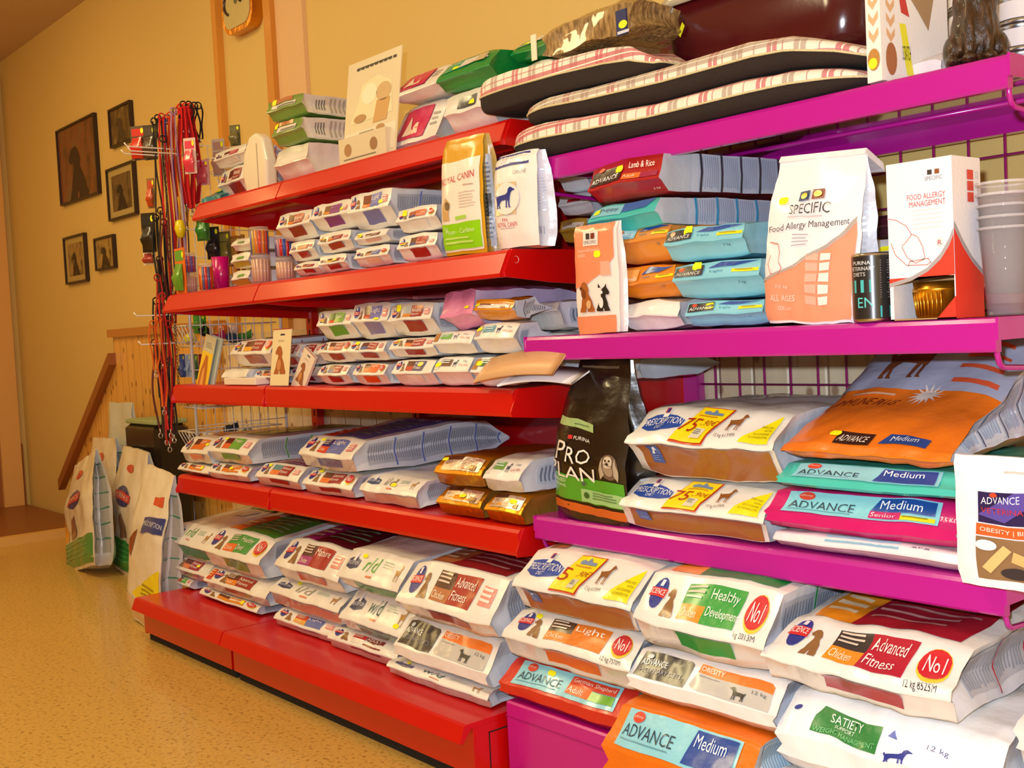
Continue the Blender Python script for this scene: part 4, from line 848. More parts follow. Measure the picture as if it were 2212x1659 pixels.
def d_spec(b):
    d = b.face('F'); d.poly([(.0, .02), (.94, .02), (.97, .6), (.7, .45), (.35, .34), (0, .26)], '#e89878', 1); d.poly([(.0, .26), (.35, .34), (.7, .45), (.97, .6), (.97, .63), (.7, .475), (.35, .355), (0, .275)], '#b0a49c', 2)
    d.rect(.34, .73, .46, .79, '#28406c', 2); d.rect(.49, .73, .61, .79, '#7a2018', 2); d.ell(.40, .76, .04, .02, '#e0c020', 3); d.ell(.55, .76, .04, .02, '#e0c020', 3)
    d.text('SPECIFIC', .26, .655, .68, .71, '#3a363c', 2); d.rect(.24, .635, .62, .642, '#c8bcc0', 2); d.text('Food Allergy Management', .03, .545, .90, .595, '#4c464c', 2, ang=.035); d.lines(.3, .46, .5, .54, 4, '#a8a0a8', 2, fill=.25)
    d.text('ALL AGES', .1, .145, .38, .18, '#f6d8cc', 2); d.text('2,5 kg', .16, .215, .3, .238, '#f6d8cc', 2); d.text('CDD-HY', .18, .085, .34, .11, '#f6d8cc', 2)
    for i in range(5): d.rect(.50, .13+i*.06, .62, .175+i*.06, '#f0b09c', 2); d.rect(.64, .13+i*.06, .74, .175+i*.06, '#f4e4e0', 2)
    dog = [(.06, .50), (.16, .49), (.2, .43), (.19, .38), (.24, .34), (.2, .3), (.1, .3), (.06, .36), (.09, .42)]
    for p, q in zip(dog, dog[1:]):
        nx = (q[1]-p[1]); ny = -(q[0]-p[0]); l = math.hypot(nx, ny)*140; d.quad([p, q, (q[0]+nx/l, q[1]+ny/l), (p[0]+nx/l, p[1]+ny/l)], '#c87c6c', 2)
    s = b.face('S'); s.lines(.3, .1, .8, .8, 20, '#b8bcc8', 1)
b, o, W, H = standing('dog_food_bag', (1645, 697), (1848, 692), 338, -.552, .971, .075, d_spec, 'large white and salmon bag with folded top, centre of the middle magenta shelf', '#f0ecf0', '#d4d6e0', seed=14, amp=.006, topw=.90, neck=.97, bulge=1.0); o.rotation_euler = (0, R_(3.5), 0)
sticker(b, o, 'F', .16, .74, .02, .012)
mb = MB(); mb.extrude([(-.006, H-.004), (.0, H+.006), (.05, H-.016), (.055, H-.03), (.048, H-.026), (.0, H-.006)], -W*.45, W*.45, mat('#ece8ee')); mb.build('folded_top', o)
def d_bisc(b):
    d = b.face('F'); d.rect(.24, .50, 1, .74, '#241c50', 1); d.quad([(.24, .56), (.5, .52), (.95, .74), (.6, .74)], '#5a4aa0', 2); d.text('ADVANCE', .28, .645, .66, .70, '#e4e4f0', 3, ang=.02); d.ell(.4, .72, .04, .018, '#d84830', 3); d.text('VETERINARY', .28, .58, .8, .62, '#c03038', 3)
    d.rect(.22, .40, 1, .49, '#e8602c', 1); d.text('OBESITY | BISCUITS', .26, .42, .92, .465, '#f6e6dc', 2)
    d.rect(.22, .07, .98, .39, '#8c6c4c', 1); d.quad([(.28, .16), (.36, .12), (.56, .3), (.48, .34)], '#e0bc7c', 2); d.quad([(.56, .22), (.8, .16), (.82, .24), (.58, .3)], '#d8b070', 2); d.ell(.6, .13, .15, .045, '#2c2a34', 2); d.ell(.32, .33, .1, .04, '#ece8f0', 2); d.ell(.85, .1, .1, .05, '#c89c60', 2)
    d.lines(.5, .86, .9, .9, 1, '#c8c4bc', 1)
b, o, W, H = standing('dog_biscuit_pouch', (2068, 1256), (2290, 1262), 985, -.60, .573, .03, d_bisc, 'white pouch with a window of bone biscuits at the right border', '#f4f2f4', '#e8e6ec', seed=17, amp=.003, topw=1.04, top_t=.4)
# second shelf: white card slipped between gold and white bag
# ---------------------------------------------------------------- box, can, tins, cups on the middle magenta shelf
pA = at(1925, 692, y=-.553); pB = at(2066, 689, y=-.553); z = .971; W = pB.x-pA.x; H = at(1990, 345, y=-.553).z-z; Dp = .085
bx = thing('tall_food_box', 'tall white and red box with a tray of cans showing through a torn opening', 'box', (pA.x, -.553, z))
mb = MB(); wp = mat('#f0ecf0', 'paper', rough=.45); inn = mat('#b0895c', 'paper')
ox0, ox1, oz = .028, W-.004, .066
mb.box(0, W, Dp-.003, Dp, 0, H-.003, wp); mb.box(0, .003, .003, Dp-.003, 0, H-.003, wp); mb.box(W-.003, W, .003, Dp-.003, 0, H-.003, wp); mb.box(0, W, 0, Dp, H-.003, H, wp)
mb.box(0, W, 0, .003, oz, H-.003, wp); mb.box(0, ox0-.022, 0, .003, 0, oz, wp); mb.box(.003, W-.003, Dp-.004, Dp-.003, 0, H-.003, inn); mb.box(0, W, 0, Dp, 0, .002, inn)
mb.extrude([(ox1-.028, 0), (W, 0), (W, .034)], 0, .003, mat('#d8301c', 'paper'), 'y')
d = flat(mb, (0, 0, 0), (1, 0, 0), (0, 0, 1), W, H)
d.poly([(0.0, oz/H+.003), (1, oz/H+.003), (1, .52), (.93, .45), (.8, .37), (.6, .30), (.35, .25), (0, .215)][::-1], '#e23a24', 1)
d.poly([(0, .215), (.35, .25), (.6, .30), (.8, .37), (.93, .45), (1, .52), (1, .56), (.93, .49), (.8, .405), (.6, .325), (.35, .275), (0, .24)], '#a8a0a0', 2)
d.rect(.64, .90, .71, .93, '#3c3430', 2); d.rect(.75, .90, .82, .93, '#8a4a20', 2); d.text('SPECIFIC', .60, .865, .86, .89, '#707078', 2)
d.text('FOOD ALLERGY', .32, .755, .90, .79, '#c84c44', 2); d.text('MANAGEMENT', .35, .71, .90, .745, '#c84c44', 2); d.lines(.4, .55, .9, .69, 5, '#f0d4d0', 2, fill=.2)
dog = [(0, .66), (.14, .645), (.3, .60), (.38, .54), (.3, .50), (.22, .47), (.3, .40), (.42, .36), (.56, .385), (.53, .46), (.46, .52), (.38, .54)]
for path in (dog, [(.05, .50), (.12, .42), (.3, .345)], [(.3, .345), (.33, .375), (.62, .385), (.66, .355), (.6, .34), (.3, .345)]):
    for p, q in zip(path, path[1:]):
        nx = (q[1]-p[1])*H; ny = -(q[0]-p[0])*W; l = math.hypot(nx, ny)/.0014; d.quad([p, q, (q[0]+nx/l/W, q[1]+ny/l/H), (p[0]+nx/l/W, p[1]+ny/l/H)], '#c88880', 2)
d.ell(.8, .475, .055, .03, '#ecd8d8', 2); d.text('R', .77, .46, .83, .49, '#b04040', 3)
d = flat(mb, (W, 0, 0), (0, 1, 0), (0, 0, 1), Dp, H)
d.poly([(0, 0), (1, 0), (1, .26), (.6, .35), (.3, .44), (0, .56)], '#e23a24', 1); d.poly([(0, .56), (.3, .44), (.6, .35), (1, .26), (1, .29), (.6, .38), (.3, .48), (0, .60)], '#a8a0a0', 2)
for i in range(3): d.rect(.5, .86-i*.07, .72, .92-i*.07, '#d84c40', 2); d.lines(.78, .86-i*.07, .92, .91-i*.07, 4, '#c8c0c8', 2, fill=.3)
mb.build('carton', bx)
mb = MB(); gm = mat('#d8a438', 'metal', rough=.3); prof = []
n = 48; cx, cy, r0 = W*.50, .0435, .040
for z_, r in ((0, 0), (.001, .031), (.042, .036), (.044, .0385), (.047, .0385), (.049, .036), (.058, .037), (.0585, 0)):
    prof.append((r, z_))
mb.lathe(prof, gm, cx, cy, 40)
for k in range(9):
    a = R_(-140+k*11); mb.tube([(cx+.032*math.cos(a), cy+.032*math.sin(a), .004), (cx+.0368*math.cos(a), cy+.0368*math.sin(a), .042)], .0016, gm, 6)
o = mb.build('gold_food_tin'); o.location = (pA.x, -.551, z+.001); tag(o, 'gold tin with ribbed side inside the torn box', 'tin')
# can
def can(name, x, y, z, r, h, body, label, deco=None, group=None):
    t = thing(name, label, 'can', (x, y, z), 0, group)
    mb = MB(); mb.lathe([(0, .001), (r*.95, 0), (r, .003), (r, h-.003), (r*.96, h), (r*.93, h-.003), (0, h-.003)], mat('#b8b4a8', 'metal'), n=36); mb.build('tin_body', t)
    mb = MB(); mb.lathe([(r+.0004, .005), (r+.0004, h-.005)], mat(body, 'film', bump=0), n=36)
    P = lambda a, b, off: Vector(((r+.0004+off)*math.sin((a-.5)*PI), -(r+.0004+off)*math.cos((a-.5)*PI), .005+b*(h-.01)))
    if deco: deco(Decal(mb, P, PI*r, h-.01, 'film', .0004))
    mb.build('paper_label', t); return t
def d_can(d):
    d.rect(.0, .42, .42, .62, '#48b8b8', 1); d.text('PURINA', .12, .86, .42, .92, '#e8e4e0', 2); d.text('VETERINARY', .06, .77, .48, .83, '#d8d4d0', 2); d.text('DIETS', .12, .68, .34, .74, '#d8d4d0', 2); d.text('EN', .2, .18, .46, .34, '#5cc8c8', 2); d.lines(.56, .3, .92, .92, 16, '#8c8490', 1, fill=.3); d.rect(.55, .02, .95, .2, '#48b8c0', 2)
pc = at(1888, 693, y=-.53)
cc = can('food_can', pc.x, -.53, .971, .0325, .112, '#1c1c20', 'black and turquoise can standing between the folded bag and the tall box', d_can); cc.rotation_euler = (0, 0, R_(42))
# clear cups stack
clear = mat('#f4ecf2', 'plastic', rough=.05, trans=.0, alpha=.09, bump=0)
rimm = mat('#f8f4f8', 'plastic', rough=.1, alpha=.3, bump=0)
def cup_stack(x, y, z, r, h, n, label, group, stripes=None):
    for k in range(n):
        zz = z+.0005+k*.017
        t = thing('clear_plastic_cup', label, 'cup', (x, y, zz), 0, group)
        mb = MB(); mb.lathe([(0, .001), (r*.74, 0), (r, h), (r*.985, h), (r*.73, .002), (0, .002)], clear, n=24); mb.build('cup_wall', t)
        mb = MB(); mb.lathe([(r, h-.004), (r+.0025, h-.003), (r+.0025, h), (r*.98, h), (r*.98, h-.004)], rimm, n=24); mb.build('rim', t)
px = at(2172, 690, y=-.49)
cup_stack(px.x, -.485, .971, .038, .135, 5, 'clear plastic cup in the nested stack at the right end of the middle magenta shelf', 'clear cups nested at the right border')
# ---------------------------------------------------------------- top of the magenta unit: cushions, tub, box, dog
plaid = plaid_mat(); cblack = ramp_mat('black_cloth', 300, [(0, '#1a1210'), (1, '#30221c')], rough=.95, bump=.3)
def cushion(tab, base, y0, y1, label, seed, hb=.52, yq=-.50):
    """tab: pixel rows of the front top edge; base: height function of world x"""
    P = [at(a, b, y=yq) for a, b in tab]; top = [(p.x, p.z) for p in P]; x0, x1 = P[0].x, P[-1].x
    W = x1-x0; D = y1-y0; cx, cy = (x0+x1)/2, (y0+y1)/2
    t = thing('pet_cushion', label, 'cushion', (cx, cy, ZSH), 0, 'plaid pet cushions on the top magenta shelf')
    n = 120; rings = 7
    def out(th, k):
        c, s_ = math.cos(th), math.sin(th); e = .24
        return Vector((abs(c)**e*(1 if c > 0 else -1)*W/2*k, abs(s_)**e*(1 if s_ > 0 else -1)*D/2*k, 0))
    B = lambda x: base(x+cx)-ZSH
    def T(x):
        return max(lerp(top, x+cx)-ZSH, B(x)+.022)
    for part, m in (('plaid_cover', plaid), ('black_base', cblack)):
        vs = []; fs = []; sg = 1 if part == 'plaid_cover' else -1
        for i in range(rings+1):
            q = i/rings*PI/2
            for j in range(n):
                p = out(2*PI*j/n, 1-.10*(1-math.cos(q))); b, tt = B(p.x), T(p.x); sm = b+(tt-b)*hb
                nz = noise.noise(Vector((p.x*12, p.y*12, seed)))*.004
                p.z = sm+(tt-sm)*math.sin(q)**.6+nz*math.sin(q) if sg > 0 else sm-(sm-b)*math.sin(q)**.6; vs.append(p)
        for k in (.6, .3):
            for j in range(n):
                p = out(2*PI*j/n, .9*k); b, tt = B(p.x), T(p.x); p.z = tt+(.0 if sg > 0 else 0) if sg > 0 else b; vs.append(p)
        c = len(vs); vs.append(Vector((0, 0, T(0) if sg > 0 else B(0))))
        R2 = rings+2
        for i in range(R2):
            for j in range(n):
                f = (i*n+j, i*n+(j+1) % n, (i+1)*n+(j+1) % n, (i+1)*n+j); fs.append(f if sg > 0 else f[::-1])
        for j in range(n): fs.append((R2*n+j, R2*n+(j+1) % n, c) if sg > 0 else (c, R2*n+(j+1) % n, R2*n+j))
        mb = MB(); mb.add(vs, fs, m, True); mb.build(part, t)
    mb = MB(); pts = []
    for j in range(n): p = out(2*PI*j/n, 1.003); p.z = B(p.x)+(T(p.x)-B(p.x))*hb; pts.append(p)
    mb.tube(pts, .0022, mat('#d8cc9c', 'fabric'), 6, True); mb.build('piping', t)
    return lambda x: lerp(top, x)+.004
zS = ZSH = 1.366
f1 = cushion([(1082, 288), (1170, 262), (1280, 247), (1380, 230), (1480, 207), (1600, 172), (1700, 150), (1800, 142), (1869, 142)], lambda x: ZSH, -.508, -.03, 'plaid and black pet cushion, lowest of the three', 1)
f2 = cushion([(1110, 232), (1180, 208), (1250, 192), (1380, 163), (1480, 125), (1600, 92), (1700, 76), (1800, 84), (1868, 98)], f1, -.506, -.05, 'plaid and black pet cushion, middle of the three, under the maroon tub', 2)
f3 = cushion([(1026, 180), (1100, 152), (1200, 128), (1300, 104), (1360, 100), (1418, 128)], lambda x: f2(max(x, at(1112, 232, y=-.50).x)), -.505, -.365, 'shorter plaid cushion, top one with a brown packet on it', 3)
zt2 = f3(at(1250, 115, y=-.50).x)
# brown packet
bp0 = at(1200, 120, y=-.46); bp1 = at(1405, 95, y=-.46); zt3 = zt2+.002
brn = ramp_mat('brown_bristle', 130, [(.3, '#5c4428'), (.55, '#9a7a4c'), (.8, '#c8a86c')], rough=.25, coat=.6, bump=.5, stretch=(1, 1, .25), dist=.01)
A = [(0, (bp1.x-bp0.x)*.49), (.1, (bp1.x-bp0.x)*.5), (.25, (bp1.x-bp0.x)*.48)]
hh = at(1340, 18, y=-.44).z-zt3
bb = Bag(.125, A, [(0, .002), (.125, .002)], [(0, hh*.75), (.03, hh*.95), (.07, hh), (.125, hh*.8)], '#8a6a3c', None, 'film', .009, 13, .1, .3, False, .015, 77, .03, .03)
bb.mb.mats = [brn]; bb.mb.mi = [0]*len(bb.mb.mi)
o = bb.build('brown_packet', ((bp0.x+bp1.x)/2-.01, -.495, zt3+.008), 0, 'clear packet of brown bristly material on the shortest cushion', 'packet')
mb = MB(); mb.box(-(bp1.x-bp0.x)*.56, -(bp1.x-bp0.x)*.50, -.012, -.010, 0, hh*.7, mat('#e8dcc0', 'paper')); lb = mb.build('card_tag', o); lb['label'] = 'cream card tag'
mb = MB(); mb.box((bp1.x-bp0.x)*.40, (bp1.x-bp0.x)*.50, -.022, -.018, -.01, hh*.5, mat('#202858', 'paper')); d = flat(mb, ((bp1.x-bp0.x)*.4, -.022, -.01), (1, 0, 0), (0, 0, 1), .04, hh*.5); d.ell(.5, .5, .3, .2, '#e8e420', 2); d.rect(.1, .05, .9, .2, '#c8c8d8', 2); lb = mb.build('blue_tag', o); lb['label'] = 'navy tag with a yellow sticker'
# maroon tub
def tub(x0, x1, y0, y1, z0, h, label):
    t = thing('plastic_litter_tray', label, 'tray', ((x0+x1)/2, (y0+y1)/2, z0)); W = (x1-x0)/2; D = (y1-y0)/2
    def ring(k, zz):
        return [(p[0], p[1], zz) for p in rr(W*k, D*k, .07*k, 8)]
    mb = MB(); prof = [(.90, 0), (.93, .012), (1.0, h), (.985, h), (.915, .014), (.89, .006)]; vs = []; fs = []
    for k, zz in prof: vs += ring(k, zz)
    n = len(rr(1, 1, .1, 8))
    for i in range(len(prof)-1):
        for j in range(n): fs.append((i*n+j, i*n+(j+1) % n, (i+1)*n+(j+1) % n, (i+1)*n+j))
    fs.append(tuple(range(n-1, -1, -1))); fs.append(tuple((len(prof)-1)*n+j for j in range(n)))
    mb.add(vs, fs, mat('#4a0c14', 'plastic', rough=.2), True); mb.build('tray_body', t)
    mb = MB(); vs = []; fs = []; pr = [(1.0, h-.012), (1.03, h-.012), (1.035, h+.006), (1.0, h+.012), (.985, h)]
    for k, zz in pr: vs += ring(k, zz)
    for i in range(len(pr)):
        i2 = (i+1) % len(pr)
        for j in range(n): fs.append((i*n+j, i*n+(j+1) % n, i2*n+(j+1) % n, i2*n+j))
    mb.add(vs, fs, mat('#b8ac94', 'plastic'), True); lb = mb.build('rim', t); lb['label'] = 'pale grey rim'
    mb = MB(); d = flat(mb, (-W*.72, -D*.985, h*.52), (1, 0, 0), (0, -.06, 1), .02, .03); d.poly([(0, .3), (.3, 0), (1, .7), (.7, 1)], '#f0f020', 2); lb = mb.build('price_sticker', t); lb['label'] = 'yellow price sticker'
    return t
zt2b = f2(at(1650, 85, y=-.50).x)+.004
tx0 = at(1395, 60, y=-.36).x; tx1 = at(1850, 60, y=-.36).x
tub(tx0+.015, tx1, -.355, -.04, zt2b, at(1400, 18, y=-.36).z-zt2b, 'glossy maroon plastic litter tray on the cushions')
# cardboard box at the top right
pA = at(1868, 178, y=-.47); pB = at(1906, 172, y=-.47)
mb = MB(); bw, bd, bh = .215, .045, .30
pA = at(1873, 178, y=-.495)
t = MB(); t.box(0, .030, 0, .17, 0, .30, mat('#efe9e2', 'paper', rough=.4))
d = flat(t, (0, 0, 0), (1, 0, 0), (0, 0, 1), .030, .30)
for i in range(6): d.poly([(.2, .25+i*.09), (.5, .21+i*.09), (.85, .25+i*.09), (.85, .29+i*.09), (.5, .25+i*.09), (.2, .29+i*.09)], '#dcae80', 1)
d.ell(.5, .12, .42, .06, '#b8823c', 2); d.ell(.45, .10, .3, .03, '#f0f020', 3); d.rect(.2, .75, .8, 1, '#3c9cc8', 1)
d = flat(t, (.03, 0, 0), (0, 1, 0), (0, 0, 1), .17, .30)
for i in range(5): d.poly([(.08, .25+i*.08), (.14, .21+i*.08), (.2, .25+i*.08), (.2, .29+i*.08), (.14, .25+i*.08), (.08, .29+i*.08)], '#dcae80', 1)
d.ell(.14, .12, .08, .09, '#a86a40', 1); d.quad([(.36, .04), (.46, .04), (.36, .32), (.27, .32)], '#e8e030', 1); d.text('SCRATCH', .3, .12, .42, .2, '#3c3820', 2); d.quad([(.3, .38), (.42, .36), (.34, .52), (.26, .52)], '#c83c34', 1); d.poly([(.3, .55), (.3, 1), (.8, 1), (.85, .6), (.7, .3), (.55, .4)], '#a88860', 1); d.poly([(.35, .7), (.4, .95), (.6, .95), (.5, .6)], '#c4a880', 2)
o = t.build('cat_scratcher_box', None, (pA.x, -.493, 1.3655)); o.rotation_euler = (0, 0, R_(-8)); tag(o, 'white printed cardboard box beside the cushions on the top magenta shelf', 'box')
# tins behind the dog
def tin(x, y, z, r, h, label):
    t = thing('food_tin', label, 'tin', (x, y, z), 0, 'white tins stacked behind the dog figurine')
    mb = MB(); mb.lathe([(0, .001), (r, 0), (r+.0015, .003), (r-.001, .006), (r-.001, h-.006), (r+.0015, h-.003), (r, h), (r*.93, h-.003), (0, h-.003)], mat('#c0c4c8', 'metal'), n=30); mb.build('tin_body', t)
    mb = MB(); mb.lathe([(r, .008), (r, h-.008)], mat('#e8e2e2', 'film', bump=0), n=30); mb.build('paper_label', t)
xt = at(2003, 120, y=-.25).x
for i in range(4):
    for k in range(5): tin(xt+i*.086, -.245, 1.3655+k*.0465, .040, .0455, 'white tin with silver rim in the stacks behind the dog figurine')
mb = MB(); p = at(1990, 165, y=-.44); mb.add([], [], mat('#f0e8ec'))
bb = Bag(.09, [(0, .032), (.09, .035)], [(0, .001), (.09, .001)], [(0, .03), (.04, .045), (.09, .02)], '#f2ecee', None, 'film', .006, 30, .1, .3, False, .012, 5, .02, .02)
bb.build('wrapped_packet', (at(1996, 150, y=-.42).x, -.42, 1.3655), 0, 'small white wrapped packet at the foot of the tins', 'packet')
# dog figurine, sitting, dark brown; head above the frame
def figure(name, balls, m, loc, rz, label, cat, vox=.004, group=None):
    vs = []; fs = []
    for (c, r) in balls:
        c = Vector(c); r = Vector(r if isinstance(r, tuple) else (r, r, r)); n0 = len(vs); nu, nv = 20, 12
        for j in range(nv+1):
            ph = PI*j/nv
            for i in range(nu): a = 2*PI*i/nu; vs.append(c+Vector((r.x*math.sin(ph)*math.cos(a), r.y*math.sin(ph)*math.sin(a), -r.z*math.cos(ph))))
        for j in range(nv):
            for i in range(nu): fs.append((n0+j*nu+i, n0+j*nu+(i+1) % nu, n0+(j+1)*nu+(i+1) % nu, n0+(j+1)*nu+i))
    mb = MB(); mb.add(vs, fs, m, True); o = mb.build(name); o.location = loc; o.rotation_euler = (0, 0, rz)
    r = o.modifiers.new('r', 'REMESH'); r.mode = 'VOXEL'; r.voxel_size = vox; r.use_smooth_shade = True
    s = o.modifiers.new('s', 'SMOOTH'); s.iterations = 8; s.factor = .6
    return tag(o, label, cat, group)
furm = ramp_mat('dark_fur', 120, [(.3, '#140b06'), (.55, '#3a2212'), (.8, '#6a4420')], rough=.35, coat=.3, bump=.9, stretch=(1, 1, .4), dist=.006)
S_ = [((0, 0, .055), (.038, .042, .055)), ((0, -.005, .10), (.034, .034, .05)), ((0, -.015, .145), (.027, .026, .03)), ((0, -.022, .18), (.024, .026, .024)), ((0, -.05, .172), (.013, .02, .012)), ((-.02, -.015, .2), (.008, .006, .018)), ((.02, -.015, .2), (.008, .006, .018)),
      ((-.014, -.034, .05), (.010, .010, .05)), ((.014, -.034, .05), (.010, .010, .05)), ((-.015, -.044, .009), (.012, .018, .009)), ((.015, -.044, .009), (.012, .018, .009)), ((-.034, .0, .028), (.016, .032, .028)), ((.034, .0, .028), (.016, .032, .028)), ((-.038, -.026, .009), (.011, .02, .009)), ((.038, -.026, .009), (.011, .02, .009)), ((0, .045, .02), (.01, .03, .01)), ((.03, .06, .016), (.03, .01, .009))]
fg = at(2098, 138, y=-.44)
figure('dog_figurine', S_, furm, (fg.x, -.425, 1.3655), R_(35), 'dark brown sitting dog figurine at the right end of the top magenta shelf', 'figurine', .003)
# ---------------------------------------------------------------- top red shelf items
z = 1.4765
def cr(px, py, y): return at(px, py, y=y).x
# white bottle-like freshener
x0 = cr(535, 395, -.40); x1 = cr(592, 390, -.40)
t = thing('electric_diffuser', 'cream rounded plastic device standing near the left end of the top red shelf', 'device', ((x0+x1)/2, -.40, z))
mb = MB(); w2 = (x1-x0)/2*.95; hh = at(560, 287, y=-.40).z-z
pts = [(-w2*.72, 0), (w2*.9, 0), (w2*.95, hh*.5), (w2*.7, hh*.88), (w2*.2, hh), (-w2*.3, hh*.96), (-w2*.8, hh*.7), (-w2, hh*.35)]
mb.extrude(pts, -.022, .022, mat('#eadfc8', 'plastic'), 'y'); bo = mb.build('housing', t); bm_ = bo.modifiers.new('b', 'BEVEL'); bm_.width = .012; bm_.segments = 4; bm_.limit_method = 'ANGLE'
mb = MB(); mb.box(w2*.30, w2*.36, -.0235, -.021, .01, hh*.8, mat('#b8a890', 'plastic')); mb.build('seam', t)
# green white bags
def greenbag(b):
    d = b.face('U'); d.rect(.15, .1, .8, .75, '#ece4dc', 1); d.rect(.3, .2, .78, .5, '#8a8e84', 2); d.quad([(.1, .8), (.7, .8), (.7, 1), (.1, 1)], '#b06a40', 1); s = b.face('S'); s.rect(.12, .05, 1, .95, '#d8d4cc', 1); s.lines(.3, .1, .96, .9, 14, '#a8a49c', 2, vert=True); s.lines(.15, .2, .26, .8, 4, '#707068', 2, vert=True)
stack('R1', [(592, 660, 328, plain(), 'white bag, lowest of the three piled left of the poster', dict(D=.34, side='#dcdad4')),
             (588, 650, 275, greenbag, 'white and green bag, middle of the three left of the poster', dict(color='#7a9a4c', D=.34, side='#dcdad4', rf=.5, st=('U', .1, .9))),
             (582, 646, 228, greenbag, 'white and green bag, top of the three left of the poster', dict(color='#7a9a4c', D=.36, side='#dcdad4', rf=.5, rz=.1, st=('U', .2, .95)))], yf=-.44, group='bags on the top red shelf')
def magb(b):
    d = b.face('U'); d.quad([(.05, .1), (.7, .1), (.74, .9), (.12, .9)], '#d03060', 1); d.quad([(.4, .1), (.7, .1), (.74, .9), (.46, .9)], '#c81458', 2); d.lines(.76, .3, .92, .7, 3, '#b0a8a0', 1); d.poly([(.2, .2), (.3, .7), (.4, .3), (.5, .6), (.55, .2)], '#f0d8c0', 2)
stack('R1', [(842, 938, 238, magb, 'white bag with crimson panel, lower of two beside the poster', dict(D=.25, rf=.15, d1=.05, st=('U', .6, .6), side='#c8d0d0')),
             (846, 948, 172, magb, 'white bag with crimson panel, upper of two beside the poster', dict(D=.25, rf=.25, d1=.05, side='#c8d0d0'))], yf=-.43, group='bags on the top red shelf')
def grn(b):
    d = b.face('U'); d.quad([(.04, .2), (.5, .3), (.55, .9), (.1, .9)], '#18a078', 1); d.text('CAT & DOG', .1, .62, .36, .8, '#e8f0e0', 2); d.poly([(.36, .3), (.4, .8), (.8, .85), (.9, .5), (.6, .4)], '#dcd8d0', 2); d.rect(.7, .35, .86, .8, '#c8b890', 3)
zg = stack('R1', [(960, 1052, 212, plain(None, '#3c4048'), 'small white bag under the green packet', dict(D=.25, st=('U', .6, .5)))], yf=-.45, group='bags on the top red shelf')
stack('R1', [(942, 1056, 142, grn, 'green packet, nearer the poster of the two', dict(color='#0f8a3c', side='#0c7c34', D=.26, rf=.4, d1=.04, st=('U', .3, .4)))], yf=-.45, zb=zg, group='bags on the top red shelf')
zg = stack('R1', [(1060, 1180, 160, plain(), 'plain pale bag beneath the second green packet', dict(D=.2))], yf=-.38, group='bags on the top red shelf')
stack('R1', [(1062, 1186, 106, grn, 'green packet just behind the left tip of the cushions', dict(color='#0f8a3c', side='#0c7c34', D=.2, rf=.3, d1=.04, st=('U', .3, .5)))], yf=-.38, zb=zg, group='bags on the top red shelf')
# poster in front, with leaflet holder
pl = at(735, 330, y=-.455); pr_ = at(838, 300, y=-.455); W = pr_.x-pl.x
t = thing('display_poster', 'glossy cream animal poster standing up on the top red shelf', 'poster', (pl.x, -.45, z))
H2 = at(800, 125, y=-.40).z-z
mb = MB(); T = Matrix.Rotation(R_(-9), 4, 'X')
mb.box(0, W*1.1, 0, .003, .0, H2, mat('#ddd0b0', 'paper', rough=.25, bump=.05))
d = flat(mb, (0, 0, 0), (1, 0, 0), (0, 0, 1), W*1.1, H2)
d.lines(.2, .9, .95, .93, 1, '#4c4634', 1)
for k in range(9): d.rect(.18+k*.085, .905, .18+k*.085+.06, .93, '#3c3828', 2)
d.poly([(.1, .38), (.25, .6), (.3, .75), (.6, .8), (.85, .7), (.9, .4)], '#e8d8b0', 1); d.ell(.72, .62, .14, .09, '#c8a878', 2); d.ell(.45, .64, .15, .1, '#efe4c8', 2); d.poly([(.55, .34), (.6, .55), (.85, .55), (.8, .34)], '#c89c60', 2); d.ell(.3, .42, .12, .04, '#b08858', 3)
d.rect(.02, .05, .98, .30, '#e4d8c0', 1); d.ell(.7, .28, .08, .03, '#b08858', 3); d.ell(.25, .12, .07, .05, '#c0986c', 2); d.rect(.42, .1, .56, .2, '#d0c0a0', 2); d.ell(.78, .12, .07, .04, '#a88858', 2); d.lines(.3, .24, .6, .28, 2, '#8c8468', 2)
o = mb.build('printed_board', t); o.rotation_euler = (R_(-8), 0, 0)
mb = MB(); mb.box(W*.02, W*1.0, -.012, .018, 0, .07, mat('#d8c8a8', 'paper')); d = flat(mb, (W*.02, -.012, 0), (1, 0, 0), (0, 0, 1), W*.98, .07); d.ell(.2, .5, .08, .25, '#a87c50', 1); d.ell(.75, .5, .08, .25, '#98704c', 1); d.lines(.1, .05, .9, .16, 1, '#7c7460', 1); mb.build('leaflet_holder', t)
# small toys at the left end of row 1
def card_pack(px0, px1, pt, pb, y, c, c2, label, rot=0, name='blister_pack', cat='pack', z0=None):
    a = at(px0, pb, y=y); b2 = at(px1, pb, y=y); top = at((px0+px1)/2, pt, y=y).z; zb_ = a.z if z0 is None else z0
    Wd = b2.x-a.x; Hd = max(top-zb_, .03)
    t = thing(name, label, cat, (a.x, y, zb_)); mb = MB(); mb.box(0, Wd, 0, .004, 0, Hd, mat(c, 'paper', rough=.4))
    d = flat(mb, (0, 0, 0), (1, 0, 0), (0, 0, 1), Wd, Hd); d.rect(.08, .72, .92, .95, c2, 1); d.ell(.85, .85, .1, .07, '#f0f020', 2); cd_ = mb.build('backing_card', t)
    mb = MB(); bb2 = Bag(Hd*.6, [(0, Wd*.34), (Hd*.3, Wd*.4), (Hd*.6, Wd*.3)], [(0, 0), (Hd*.6, 0)], [(0, .008), (Hd*.3, .022), (Hd*.6, .006)], c2, None, 'film', .003, 40, .1, .4, True, .012, 3, .01, .01)
    o = bb2.mb.build('blister', cd_); o.location = (Wd/2, -.001, Hd*.06); t.rotation_euler = (0, rot, 0); return t
